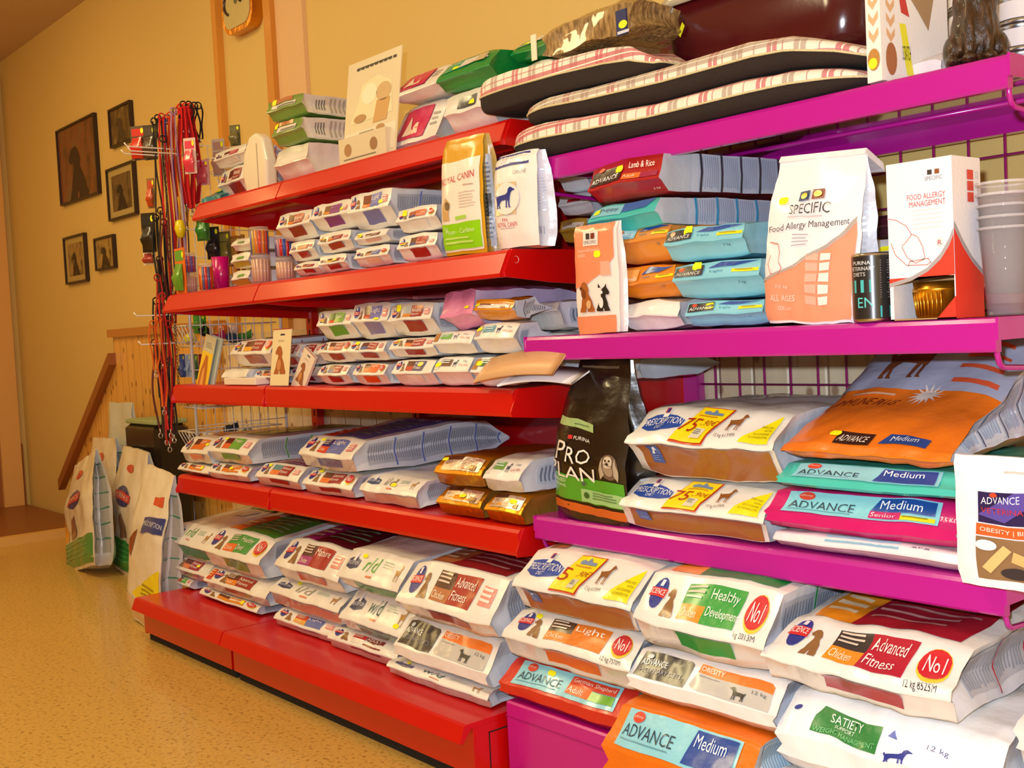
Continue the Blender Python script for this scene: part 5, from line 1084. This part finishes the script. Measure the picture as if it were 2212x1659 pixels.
stack('R1', [(470, 532, 372, S('#903028', '#e8d0c8', low='#8c3028', far=True, badge=None), 'small white bag with maroon strip at the left end of the top red shelf', dict(D=.2)), (462, 530, 335, S('#c84858', '#ece4e0', low=W_FILM, far=True, badge=None), 'small white bag with pink strip, upper one beside the cream device', dict(D=.2))], yf=-.42, group='bags on the top red shelf')
bt = Bag(.12, [(0, .05), (.06, .055), (.12, .03)], [(0, 0), (.12, 0)], [(0, .02), (.05, .045), (.12, .01)], '#2c8088', None, 'film', .006, 25, .1, .3, False, .012, 6, .03, .02)
o = bt.build('teal_packet', (cr(450, 425, -.45), -.44, z), .2, 'crumpled teal packet at the very left end of the top red shelf', 'packet'); sticker(bt, o, 'T', .4, .2, .03, .02)
bpos = at(505, 318, y=-.30)
figure('red_heart_toy', [((-.014, 0, .045), (.022, .014, .022)), ((.014, 0, .045), (.022, .014, .022)), ((0, 0, .026), (.020, .013, .024)), ((0, 0, .010), (.008, .01, .012))], mat('#c01420', 'fabric'), (bpos.x+.03, -.28, z+.062), 0, 'small red heart toy on the top red shelf', 'toy', .004)
mb = MB(); mb.box(-.03, .03, -.02, .05, 0, .061, mat('#e0c8c0', 'paper')); tag(mb.build('small_carton', None, (bpos.x+.03, -.28, z)), 'small pale carton under the red heart toy', 'carton')
# ---------------------------------------------------------------- second red shelf: cups, pots
z = 1.1675
def striped_cup(px, y, n, label, group, cols, r=.032, h=.105):
    p = at(px, 600, y=y)
    for k in range(n):
        t = thing('treat_tub', label, 'tub', (p.x, y, z+k*(h+.0015)), 0, group)
        mb = MB(); mb.lathe([(0, .001), (r*.92, 0), (r, h-.006), (r*1.03, h-.006), (r*1.03, h), (0, h)], mat('#e4d0c4', 'plastic', rough=.1, alpha=.35, bump=0), n=24); mb.build('clear_tub', t)
        mb = MB()
        for j in range(14):
            a = 2*PI*j/14; c = cols[j % len(cols)] if k or n == 1 else '#d8a890'; mb.tube([(r*.78*math.cos(a), r*.78*math.sin(a), .004), (r*.82*math.cos(a), r*.82*math.sin(a), h-.012)], .006, mat(c, 'plastic'), 6)
        mb.build('chew_sticks', t)
striped_cup(565, -.53, 2, 'clear tub of coloured sticks in the taller pile at the front edge', 'tubs of sticks', ['#e07820', '#d04030', '#5868a8', '#c8a028'], .028, .085)
striped_cup(617, -.53, 2, 'clear tub of sticks in the shorter pile, with red and blue sticks', 'tubs of red and blue sticks', ['#c82020', '#2848a0', '#403c80', '#b07890'], .026, .065)
striped_cup(410, -.50, 2, 'clear tub of sticks near the left end with purple sticks', 'tubs of sticks at the left end', ['#6a5aa0', '#c05050', '#8878a8'], .022, .07)
striped_cup(445, -.53, 1, 'single clear tub with blue and red sticks near the left end', None, ['#50608c', '#c83030', '#e07820'], .022, .09)
p = at(478, 600, y=-.46); t = thing('magenta_pot', 'plain magenta pot standing on the second red shelf', 'pot', (p.x, -.46, z)); mb = MB(); mb.lathe([(0, 0), (.024, 0), (.030, .115), (.027, .115), (.022, .004), (0, .004)], mat('#c01070', 'plastic'), n=24); mb.build('pot_body', t)
card_pack(381, 402, 535, 625, -.55, '#e87020', '#60a030', 'orange pack with green spot at the left end of the second red shelf', z0=z)
figure('plush_toy', [((0, 0, .045), (.02, .018, .04)), ((0, -.004, .095), (.018, .017, .018)), ((-.018, 0, .115), (.008, .006, .016)), ((.018, 0, .115), (.008, .006, .016)), ((.022, -.01, .06), (.008, .008, .025)), ((-.022, -.01, .06), (.008, .008, .025))], mat('#26406c', 'fabric'), (at(455, 590, y=-.38).x, -.36, z), 0, 'dark blue plush toy behind the tubs on the second red shelf', 'toy')
figure('rope_toy', [((0, 0, .03), (.014, .014, .03)), ((.004, 0, .06), (.018, .016, .014)), ((-.01, 0, .09), (.012, .012, .03)), ((.01, 0, .115), (.018, .014, .014))], mat('#d8d0b8', 'fabric'), (at(482, 590, y=-.34).x, -.32, z), 0, 'cream knotted rope toy beside the blue plush toy', 'toy')
for k, (pxx, c) in enumerate(((512, '#c8963c'), (524, '#b8862c'))):
    p = at(pxx, 560, y=-.28); mb = MB(); mb.tube([(0, 0, .0), (.004, 0, .09), (-.003, 0, .17), (.012, 0, .21)], .008, mat(c, 'matte')); mb.lathe([(0, 0), (.013, 0), (.014, .01), (0, .012)], mat(c, 'matte'), 0, 0, 12)
    tag(mb.build('rawhide_chew', None, (p.x, -.28, z)), 'tan curved chew stick, %s of the pair behind the tubs' % ('left' if k == 0 else 'right'), 'chew')
# ---------------------------------------------------------------- third red shelf: brochures and cards
z = .8575
def board(name, ql, qr, qt, y, c, label, dog=None, tilt=0, thick=.002, lean=-8, cat='card', band=None):
    a = at(*ql, y=y); b2 = at(*qr, y=y); W = b2.x-a.x; H = at((ql[0]+qr[0])/2, qt, y=y+.01).z-z
    mb = MB(); mb.box(0, W, 0, thick, 0, H, mat(c, 'paper', rough=.4)); d = flat(mb, (0, 0, 0), (1, 0, 0), (0, 0, 1), W, H)
    if dog: d.poly(SIT, dog, 1, (.18, .2, .82, .7)); d.ell(.45, .36, .12, .1, '#c88850', 2); d.rect(.42, .88, .66, .91, '#383850', 1); d.lines(.3, .76, .7, .8, 2, '#b8a888', 1)
    d.rect(0, .985, 1, 1, '#a83030', 1)
    if band: d.rect(0, .0, 1, .62, band[0], 1); d.poly([(.15, 0), (.2, .35), (.45, .52), (.7, .45), (.8, .2), (.75, 0)], band[1], 2); d.poly([(.3, 0), (.35, .3), (.5, .4), (.55, 0)], band[2], 3)
    o = mb.build(name, None, (a.x, y, z)); o.rotation_euler = (R_(lean), R_(tilt), 0); return tag(o, label, cat)
board('dog_photo_card', (583, 834), (622, 834), 709, -.578, '#ecdcb4', 'narrow cream card with a brown dog, standing upright on the third red shelf', '#a85c28', 0)
board('dog_photo_card', (628, 834), (652, 834), 735, -.560, '#e6d2c0', 'cream card with a brown dog leaning over to the right', '#9a5a30', 30, .008)
bt2 = thing('brochure', 'yellow brochure with orange dog photo leaning at the left of the third red shelf', 'brochure', (at(418, 825, y=-.57).x, -.56, z), R_(4))
mb = MB(); mb.box(0, .070, 0, .0015, 0, .175, mat('#c8c0a0', 'paper', rough=.35)); d = flat(mb, (0, 0, 0), (1, 0, 0), (0, 0, 1), .070, .175); d.rect(0, 0, 1, .68, '#e8c028', 1); d.poly([(.1, 0), (.15, .3), (.4, .62), (.6, .6), (.75, .3), (.8, 0)], '#b86820', 2); d.poly([(.3, 0), (.35, .3), (.5, .42), (.6, 0)], '#e0a050', 3); d.lines(.2, .74, .8, .86, 3, '#98947c', 2); o = mb.build('front_leaf', bt2); o.rotation_euler = (R_(-8), R_(14), 0)
mb = MB(); mb.box(.0, .066, .012, .018, 0, .172, mat('#b8c4bc', 'paper')); o = mb.build('inner_leaves', bt2); o.location = (.022, 0, 0); o.rotation_euler = (R_(-8), R_(14), 0)
a = at(478, 832, y=-.585); b2 = at(545, 832, y=-.585); mb = MB(); mb.box(0, b2.x-a.x, 0, .05, 0, .022, mat('#ecdcd0', 'paper'), .002); tag(mb.build('small_white_box', None, (a.x, -.575, z)), 'small white box lying at the front edge between brochure and dog card', 'box')
# open brochures near the right end
for k, (ql, qr, yy, c, lab, hh, rz) in enumerate((((1030, 812), (1200, 790), -.59, '#d8a878', 'open brochure with tan photo lying on the third red shelf, upper one', .012, .06), ((1075, 830), (1214, 815), -.60, '#eceaf2', 'white booklet curling up under the tan brochure', .012, .14))):
    a = at(*ql, y=yy); b2 = at(*qr, y=yy); W = b2.x-a.x; mb = MB(); n = 12
    vs = []; fs = []
    for i in range(n+1):
        u = i/n; zc_ = hh*math.sin(u*PI*.9)+.004+u*.02*(1-k)
        for (yy2, dz) in ((0, 0), (0, .004), (.075, .004), (.075, 0)): vs.append((W*u, yy2, zc_+dz+(0 if k else .012)))
    for i in range(n):
        for j in range(4): q = i*4; fs.append((q+j, q+4+j, q+4+(j+1) % 4, q+(j+1) % 4))
    fs += [(3, 2, 1, 0), tuple(n*4+j for j in range(4))]
    mb.add(vs, fs, mat(c, 'paper', rough=.35), True); o = mb.build('open_brochure', None, (a.x, yy, z+.001)); o.rotation_euler = (R_(42-k*22), 0, rz); tag(o, lab, 'brochure')
# ---------------------------------------------------------------- lead rack at the far end of the red unit
XG = -2.0
rack = thing('wire_display_rack', 'white wire grid rack at the far end of the red shelves', 'rack', (XG, 0, 0))
mb = MB()
for k in range(11): y = -.47+k*.035; mb.tube([(0, y, .5), (0, y, 1.70)], .0018, WHT, 5)
for k in range(13): mb.tube([(.003, -.47, .5+k*.1), (.003, -.12, .5+k*.1)], .0018, WHT, 5)
mb.build('wire_grid', rack)
mb = MB(); mb.tube([(0, -.475, 0.5), (0, -.475, 1.71)], .005, WHT, 8); mb.build('post', rack)
mb = MB(); mb.tube([(0, -.115, 0.5), (0, -.115, 1.71)], .005, WHT, 8); mb.build('post', rack)
for k in range(5):
    for sg in (-1, 1):
        y = -.46+k*.07; zz = 1.66-.02*k
        if sg > 0 and k < 1: continue
        mb = MB(); mb.tube([(0, y, zz), (sg*.03, y, zz+.006), (sg*.17, y, zz-.004), (sg*.185, y, zz+.012)], .0024, WHT, 5); mb.build('hook', rack)
for xx, zz in ((-.03, 1.66), (.0, 1.68), (.03, 1.66), (-.015, 1.1), (.01, 1.0)):
    mb = MB(); mb.tube([(0, -.475, zz), (xx, -.5, zz), (xx, -.66, zz), (xx, -.67, zz+.012)], .0026, WHT, 5); mb.build('hook', rack)
def lead(px, py0, py1, c, w, x, label, kind=0, group='leads hanging on the wire rack'):
    p = at(px, py0, x=x); zb_ = at(px, py1, x=x).z; L = p.z-zb_
    t = thing('dog_lead', label, 'lead', (x, p.y, p.z), 0, group); m = mat(c, 'fabric' if kind == 0 else 'metal')
    mb = MB(); n = 14
    if kind == 0:
        for s_ in (-1, 1):
            vs = []; fs = []
            for i in range(n+1):
                u = i/n; yy = s_*(.004+.008*math.sin(u*PI))+.004*math.sin(u*7+px); xx = s_*.004+.003*math.sin(u*5+px)
                for dx, dy in ((-w/2, -.001), (w/2, -.001), (w/2, .001), (-w/2, .001)): vs.append((xx+dx, yy+dy, -u*L))
            for i in range(n):
                for j in range(4): q = i*4; fs.append((q+j, q+(j+1) % 4, q+4+(j+1) % 4, q+4+j))
            mb.add(vs, fs, m, False)
    else:
        for i in range(int(L/.012)):
            zz = -i*.012; o_ = [(.003*math.cos(a*PI/4)*(1 if i % 2 else .3), .003*math.cos(a*PI/4)*(.3 if i % 2 else 1), zz-.006+.007*math.sin(a*PI/4)) for a in range(8)]
            mb.tube(o_, .0012, m, 4, True)
    mb.build('strap', t)
    mb = MB(); mb.tube([(0, .012*math.cos(a*PI/5), .012*math.sin(a*PI/5)) for a in range(10)], .0025, m if kind == 0 else BLACK, 6, True); mb.build('loop', t)
    mb = MB(); zc_ = -L-.012; mb.tube([(0, 0, -L+.004), (0, 0, -L-.012)], .003, STEEL, 6); mb.tube([(0, .007*math.cos(a*PI/4), zc_-.008+.009*math.sin(a*PI/4)) for a in range(8)], .0016, STEEL, 5, True); mb.build('clip', t)
leads = [(333, 262, 640, '#181410', .008, 'black', 0), (341, 255, 470, '#20140c', .010, 'black', 0), (349, 252, 700, '#c81418', .012, 'red', 0), (352, 300, 860, '#6a5c4c', .005, 'chain', 1), (356, 262, 620, '#b81820', .012, 'red', 0), (362, 255, 600, '#28408c', .012, 'blue', 0),
         (367, 250, 640, '#e04010', .014, 'orange', 0), (374, 240, 640, '#b080a8', .010, 'lilac', 0), (380, 240, 640, '#504030', .008, 'brown', 0), (385, 236, 480, '#e08818', .010, 'amber', 0), (390, 232, 440, '#d01018', .034, 'bright red', 0), (401, 230, 450, '#d01018', .036, 'bright red', 0), (412, 230, 440, '#d01018', .034, 'bright red', 0),
         (396, 226, 270, '#1c1814', .014, 'short black', 0), (408, 226, 270, '#2a1c14', .014, 'short black', 0), (420, 228, 330, '#181414', .010, 'short black', 0), (428, 228, 300, '#201818', .010, 'short black', 0),
         (345, 560, 900, '#2a1810', .012, 'low dark', 0), (340, 600, 790, '#a82418', .010, 'low red', 0), (350, 640, 930, '#c81418', .012, 'low red', 0), (337, 650, 860, '#1c1410', .012, 'low dark', 0), (358, 680, 940, '#40302c', .008, 'low dark', 0), (364, 700, 880, '#d82820', .010, 'low red', 0), (330, 700, 800, '#d06010', .008, 'low orange', 0), (336, 470, 660, '#1a1410', .012, 'mid black', 0), (347, 455, 720, '#2c1c14', .012, 'mid black', 0), (354, 480, 650, '#601818', .012, 'mid maroon', 0), (342, 690, 880, '#e06018', .012, 'low orange', 0), (334, 740, 930, '#581c18', .014, 'low maroon', 0), (349, 780, 945, '#201814', .014, 'low dark', 0), (356, 800, 960, '#a01818', .014, 'low red', 0), (366, 780, 940, '#3c3028', .012, 'low dark', 0)]
gl = {}
for i, (px, a, b2, c, w_, nm, kd) in enumerate(leads):
    x = XG-.04+.02*(i % 4) if i < 10 or i >= 17 else XG+.01+.012*(i % 3)
    if nm == 'chain': lab = 'metal chain lead among the leads on the wire rack'
    elif nm.startswith('low'): lab = '%s lead hanging from the lower half of the wire rack' % nm.replace('low ', '')
    elif nm.startswith('mid'): lab = '%s lead hanging halfway up the wire rack' % nm.replace('mid ', '')
    elif nm.startswith('short'): lab = 'short black lead at the top of the wire rack'
    elif nm == 'bright red': lab = 'broad bright red lead hanging right of the amber lead'
    else: lab = '%s strap lead hanging from the top of the wire rack' % nm
    lead(px, a, b2, c, w_, x, lab, kd, lab if True else None)
# collars bunch, hanging toys and packs on hooks
def hang_pack(px, py0, py1, x, c, c2, label, w_=.05, name='hanging_pack'):
    p = at(px, py0, x=x); H = p.z-at(px, py1, x=x).z
    t = thing(name, label, 'pack', (x, p.y, p.z-H), R_(35)); mb = MB(); mb.box(-w_/2, w_/2, 0, .003, 0, H, mat(c, 'paper', rough=.35)); d = flat(mb, (-w_/2, 0, 0), (1, 0, 0), (0, 0, 1), w_, H); d.rect(.1, .7, .9, .92, c2, 1); d.ell(.8, .85, .1, .08, '#f0f020', 2); cd_ = mb.build('backing_card', t)
    bb2 = Bag(H*.62, [(0, w_*.34), (H*.3, w_*.42), (H*.62, w_*.3)], [(0, 0), (H*.62, 0)], [(0, .006), (H*.3, .022), (H*.62, .006)], c2, None, 'film', .004, 40, .1, .4, True, .01, 3, .01, .01)
    o = bb2.mb.build('blister', cd_); o.location = (0, -.001, .005)
hang_pack(296, 272, 346, XG-.15, '#5c4a34', '#c82414', 'red ball toy on a brown card hanging left of the leads', .06)
hang_pack(322, 270, 345, XG-.10, '#3a2c20', '#4a382a', 'dark brown pack hanging just left of the leads', .05)
hang_pack(408, 298, 375, XG+.12, '#dcc0b8', '#d83850', 'pink toy pack on a pale card hanging before the red straps', .045)
hang_pack(506, 270, 315, -1.86, '#5c5630', '#6a6438', 'olive card pack above the cream device', .04)
hang_pack(318, 460, 545, XG-.10, '#2c2014', '#1c140c', 'bundle of black collars hanging left of the leads', .055)
hang_pack(322, 545, 572, XG-.12, '#d8c8a0', '#a03028', 'pale card hanging below the black collars', .05)
hang_pack(324, 385, 450, XG-.08, '#8a6a3c', '#b84018', 'brown and orange pack hanging beside the mounted picture', .03)
pb = at(388, 475, x=XG+.04)
t = thing('tennis_ball_on_rope', 'yellow toy hanging at the left tip of the top red shelf', 'toy', (XG+.04, pb.y, pb.z-.03)); mb = MB(); mb.lathe([(0, -.034), (.012, -.03), (.02, 0), (.014, .026), (0, .032)], mat('#dcc818', 'plastic'), n=20); mb.build('toy_body', t); mb = MB(); mb.tube([(0, 0, .03), (.006, 0, .08), (0, 0, .11)], .004, mat('#c89020', 'fabric')); mb.build('rope', t)
for k, (px_, a_, b_, c_, c2_, nm) in enumerate(((436, 455, 520, '#48702c', '#3c8c30', 'green pack hanging low under the top red shelf'), (458, 490, 560, '#2c2418', '#1c1c28', 'black pack hanging under the top red shelf'), (482, 500, 570, '#6c6430', '#8c8438', 'olive pack hanging under the top red shelf'), (505, 510, 575, '#b87c2c', '#c89038', 'tan pack hanging under the top red shelf'), (470, 300, 380, '#c8b8a8', '#b08878', 'pale pack hanging behind the small boxes at the end of the top red shelf'), (436, 345, 400, '#d8a0a0', '#c85060', 'rosy pack hanging at the far end of the top red shelf'),
        (430, 680, 720, '#48902c', '#50a030', 'green pack above the highest basket'), (392, 765, 815, '#3c4c80', '#5060a0', 'blue tube pack hanging below the highest basket'), (405, 765, 815, '#c0c8d0', '#a0b0c8', 'silvery tube pack hanging below the highest basket'), (420, 765, 820, '#5c7c48', '#68904c', 'green tube pack hanging below the highest basket'), (434, 765, 820, '#8c2430', '#a02838', 'dark red tube pack hanging below the highest basket'))):
    hang_pack(px_, a_, b_, XG+.03 if k < 6 else XG-.04, c_, c2_, nm, .05 if k < 7 else .022)
# baskets with toys
def basket(x0, x1, y0, y1, z0, h, label, toys, seed):
    t = thing('wire_basket', label, 'basket', (x0, y0, z0)); W = x1-x0; D = y1-y0
    mb = MB()
    for zz, e in ((h, .0), (0, .03)): mb.tube([(0, -e+.0, zz) if zz else (0+.0, e, 0), (W, -e, zz) if zz else (W, e, 0), (W, D, zz), (0, D, zz)], .0028, WHT, 6, True)
    mb.build('rim', t); mb = MB()
    for k in range(int(W/.028)+1): u = k*.028; mb.tube([(u, 0, h), (u, .03, 0), (u, D, 0)], .0018, WHT, 5)
    for k in range(int(D/.04)+1): u = k*.04; mb.tube([(0, u, h), (0, max(.03, u), 0)], .0018, WHT, 5); mb.tube([(W, u, h), (W, max(.03, u), 0)], .0018, WHT, 5)
    mb.build('wires', t)
    random.seed(seed)
    for k, (c, kind, lab) in enumerate(toys):
        fx = x0+W*(.15+.7*((k*.37) % 1)); fy = y0+.06+(D-.1)*((k*.61) % 1); zz = z0+.003+.03*(k//4)
        if kind == 'ball': mb = MB(); mb.lathe([(.024*math.sin(PI*j/10), .024-.024*math.cos(PI*j/10)) for j in range(11)], mat(c, 'plastic'), n=18); tag(mb.build('toy_ball', None, (fx, fy, zz)), lab, 'toy', None)
        elif kind == 'bone': figure('chew_bone', [((-.03, 0, .012), .012), ((.03, 0, .012), .012), ((-.03, .012, .012), .012), ((.03, .012, .012), .012), ((0, .006, .012), (.032, .008, .008))], mat(c, 'matte'), (fx, fy, zz), random.uniform(-1, 1), lab, 'toy')
        else: figure('plush_toy', [((0, 0, .02), (.028, .02, .02)), ((.03, 0, .03), (.016, .014, .016)), ((.034, .01, .046), (.006, .004, .01)), ((-.02, .01, .012), (.02, .01, .012))], mat(c, 'fabric'), (fx, fy, zz), random.uniform(-1.5, 1.5), lab, 'toy')
for (zz, hgt, lab, toys, sd) in ((.985, .075, 'white wire basket of toys under the second red shelf, highest of three', [('#e0d020', 'ball', 'yellow ball in the highest basket'), ('#2c5070', 'plush', 'slate blue plush in the highest basket'), ('#b02060', 'plush', 'magenta plush in the highest basket'), ('#48862c', 'plush', 'green plush in the highest basket'), ('#c86820', 'ball', 'orange ball in the highest basket'), ('#201c20', 'plush', 'black plush in the highest basket'), ('#d8b8a0', 'ball', 'cream ball in the highest basket')], 1),
                                 (.760, .06, 'white wire basket of toys behind the third red shelf edge, middle of three', [('#c88c30', 'bone', 'tan chew bone in the middle basket'), ('#245080', 'plush', 'blue plush in the middle basket'), ('#d85080', 'plush', 'pink plush in the middle basket'), ('#8a3020', 'ball', 'brown ball in the middle basket')], 2),
                                 (.615, .06, 'white wire basket of toys above the fourth red shelf, lowest of three', [('#3c2c20', 'plush', 'dark brown plush in the lowest basket'), ('#6a8c58', 'plush', 'sage plush in the lowest basket'), ('#b83828', 'ball', 'red ball in the lowest basket'), ('#8c8074', 'plush', 'grey plush in the lowest basket'), ('#202838', 'plush', 'navy plush in the lowest basket'), ('#d8ccb8', 'bone', 'cream bone in the lowest basket')], 3)):
    basket(XG-.17, XG-.012, -.47, -.13, zz, hgt, lab, toys, sd)
# ---------------------------------------------------------------- bags standing on the floor at the far end
def floor_bag(q0, q1, qt, yv, th, lean, rz, label, low='#2e9040', seed=1, kind='a', topw=.8, roll=0):
    pl = at(*q0, z=0); W = (at(*q1, y=pl.y).x-pl.x); H = at((q0[0]+q1[0])/2, qt, y=pl.y+.06).z
    b_ = Bag(H, [(0, W*.42), (.04, W*.5), (H*.6, W*.52), (H*.85, W*.46), (H, W*.5*topw)], [(0, -th*.4), (.05, -th*.5), (H*.6, -th*.45), (H*.85, -.03), (H, -.004)], [(0, th*.4), (.05, th*.5), (H*.6, th*.5), (H*.85, .03), (H, .006)], '#e6dcc8', '#ccccd0', 'film', .008, 9, .3, .35, True, .022, seed, .03, .03)
    d = b_.face('F')
    if kind == 'a':
        d.rect(.02, .03, .98, .27, low, 1); d.lines(.06, .07, .9, .24, 4, '#60a868', 2, fill=.25); d.ell(.5, .84, .12, .035, '#d04030', 1); d.ell(.5, .62, .22, .075, '#28367c', 1); d.rect(.26, .595, .74, .655, '#d83c34', 2); d.text('SCIENCE', .3, .61, .7, .64, '#f0e8e0', 3)
        d.poly([(.0, .3), (.0, .5), (.14, .5), (.3, .36), (.28, .28)], '#e0a020', 1); d.poly([(.4, .28), (.42, .46), (.5, .5), (.62, .3)], '#8a6048', 2)
    else:
        d.quad([(.5, .69), (.98, .74), (.98, .64), (.5, .59)], '#2c3c84', 2); d.text('PRESCRIPTION', .52, .64, .96, .67, '#d8dcec', 3, ang=.03); d.quad([(.6, .83), (.9, .86), (.9, .8), (.6, .78)], '#d84830', 1); d.poly([(.3, .17), (.98, .17), (.98, .42)], '#f0dc18', 1); d.lines(.6, .2, .95, .28, 3, '#a08a18', 2); d.poly([(.05, .44), (.1, .5), (.35, .6), (.25, .46), (.2, .4)], '#8a4c28', 1); d.rect(.02, .02, .98, .15, '#d8b898', 1)
    s = b_.face('S')
    for i in range(6): s.rect(.12, .1+i*.13, .48, .21+i*.13, '#b4b0a8', 1); s.rect(.52, .1+i*.13, .88, .21+i*.13, '#b4b0a8', 1); s.rect(.08, .215+i*.13, .92, .225+i*.13, '#508858', 2)
    o = b_.build('dog_food_bag', (pl.x+W/2, pl.y+th*.45, 0), rz, label, 'bag', 'dog food bags standing on the floor', rx=lean, ry=roll)
    return o
floor_bag((118, 1216), (222, 1230), 985, 0, .13, R_(-4), R_(-8), 'white bag with green foot, leftmost on the floor', seed=2, roll=R_(-13))
floor_bag((186, 1184), (271, 1194), 945, 0, .11, R_(0), R_(-6), 'white bag rising behind the leftmost floor bags', seed=3, roll=R_(-3))
floor_bag((224, 1226), (312, 1236), 968, 0, .12, R_(-4), R_(-6), 'white bag with green foot, between leftmost bag and the one beside the red base', seed=4, roll=R_(2))
floor_bag((262, 1334), (338, 1350), 1008, 0, .12, R_(-5), R_(-4), 'cream bag with yellow corner standing against the red base', seed=5, kind='b', roll=R_(6))
floor_bag((338, 1204), (392, 1212), 955, 0, .09, R_(-1), 0, 'white bag with red dot behind the end of the fourth red shelf', seed=6)
p = at(262, 1120, z=0.0)
# crate and tall pouch behind
pc_ = at(322, 900, y=-.10); pc_ = at(322, 900, y=-.2); t = thing('black_crate', 'black plastic crate with pale green top behind the floor bags', 'crate', (pc_.x, -.17, 0)); hz = at(322, 905, y=-.2).z
mb = MB(); mb.box(-.18, .18, -.08, .08, 0, hz-.02, mat('#160f0c', 'plastic'), .02); mb.build('crate_body', t); mb = MB(); mb.box(-.17, .17, -.075, .075, hz-.02, hz, mat('#9aa878', 'paper'), .004); mb.build('cover', t)
pq = at(285, 865, y=-.05); b_ = Bag(pq.z, [(0, .16), (.3, .17), (pq.z, .15)], [(0, -.05), (.3, -.05), (pq.z, -.004)], [(0, .05), (.3, .05), (pq.z-.1, .02), (pq.z, .004)], '#c8ccc4', None, 'film', .008, 9, .2, .3, True, .03, 8, .03, .03)
b_.build('dog_food_bag', (at(262, 900, y=-.15).x-.04, -.13, 0), 0, 'tall pale grey bag standing behind the black crate', 'bag')
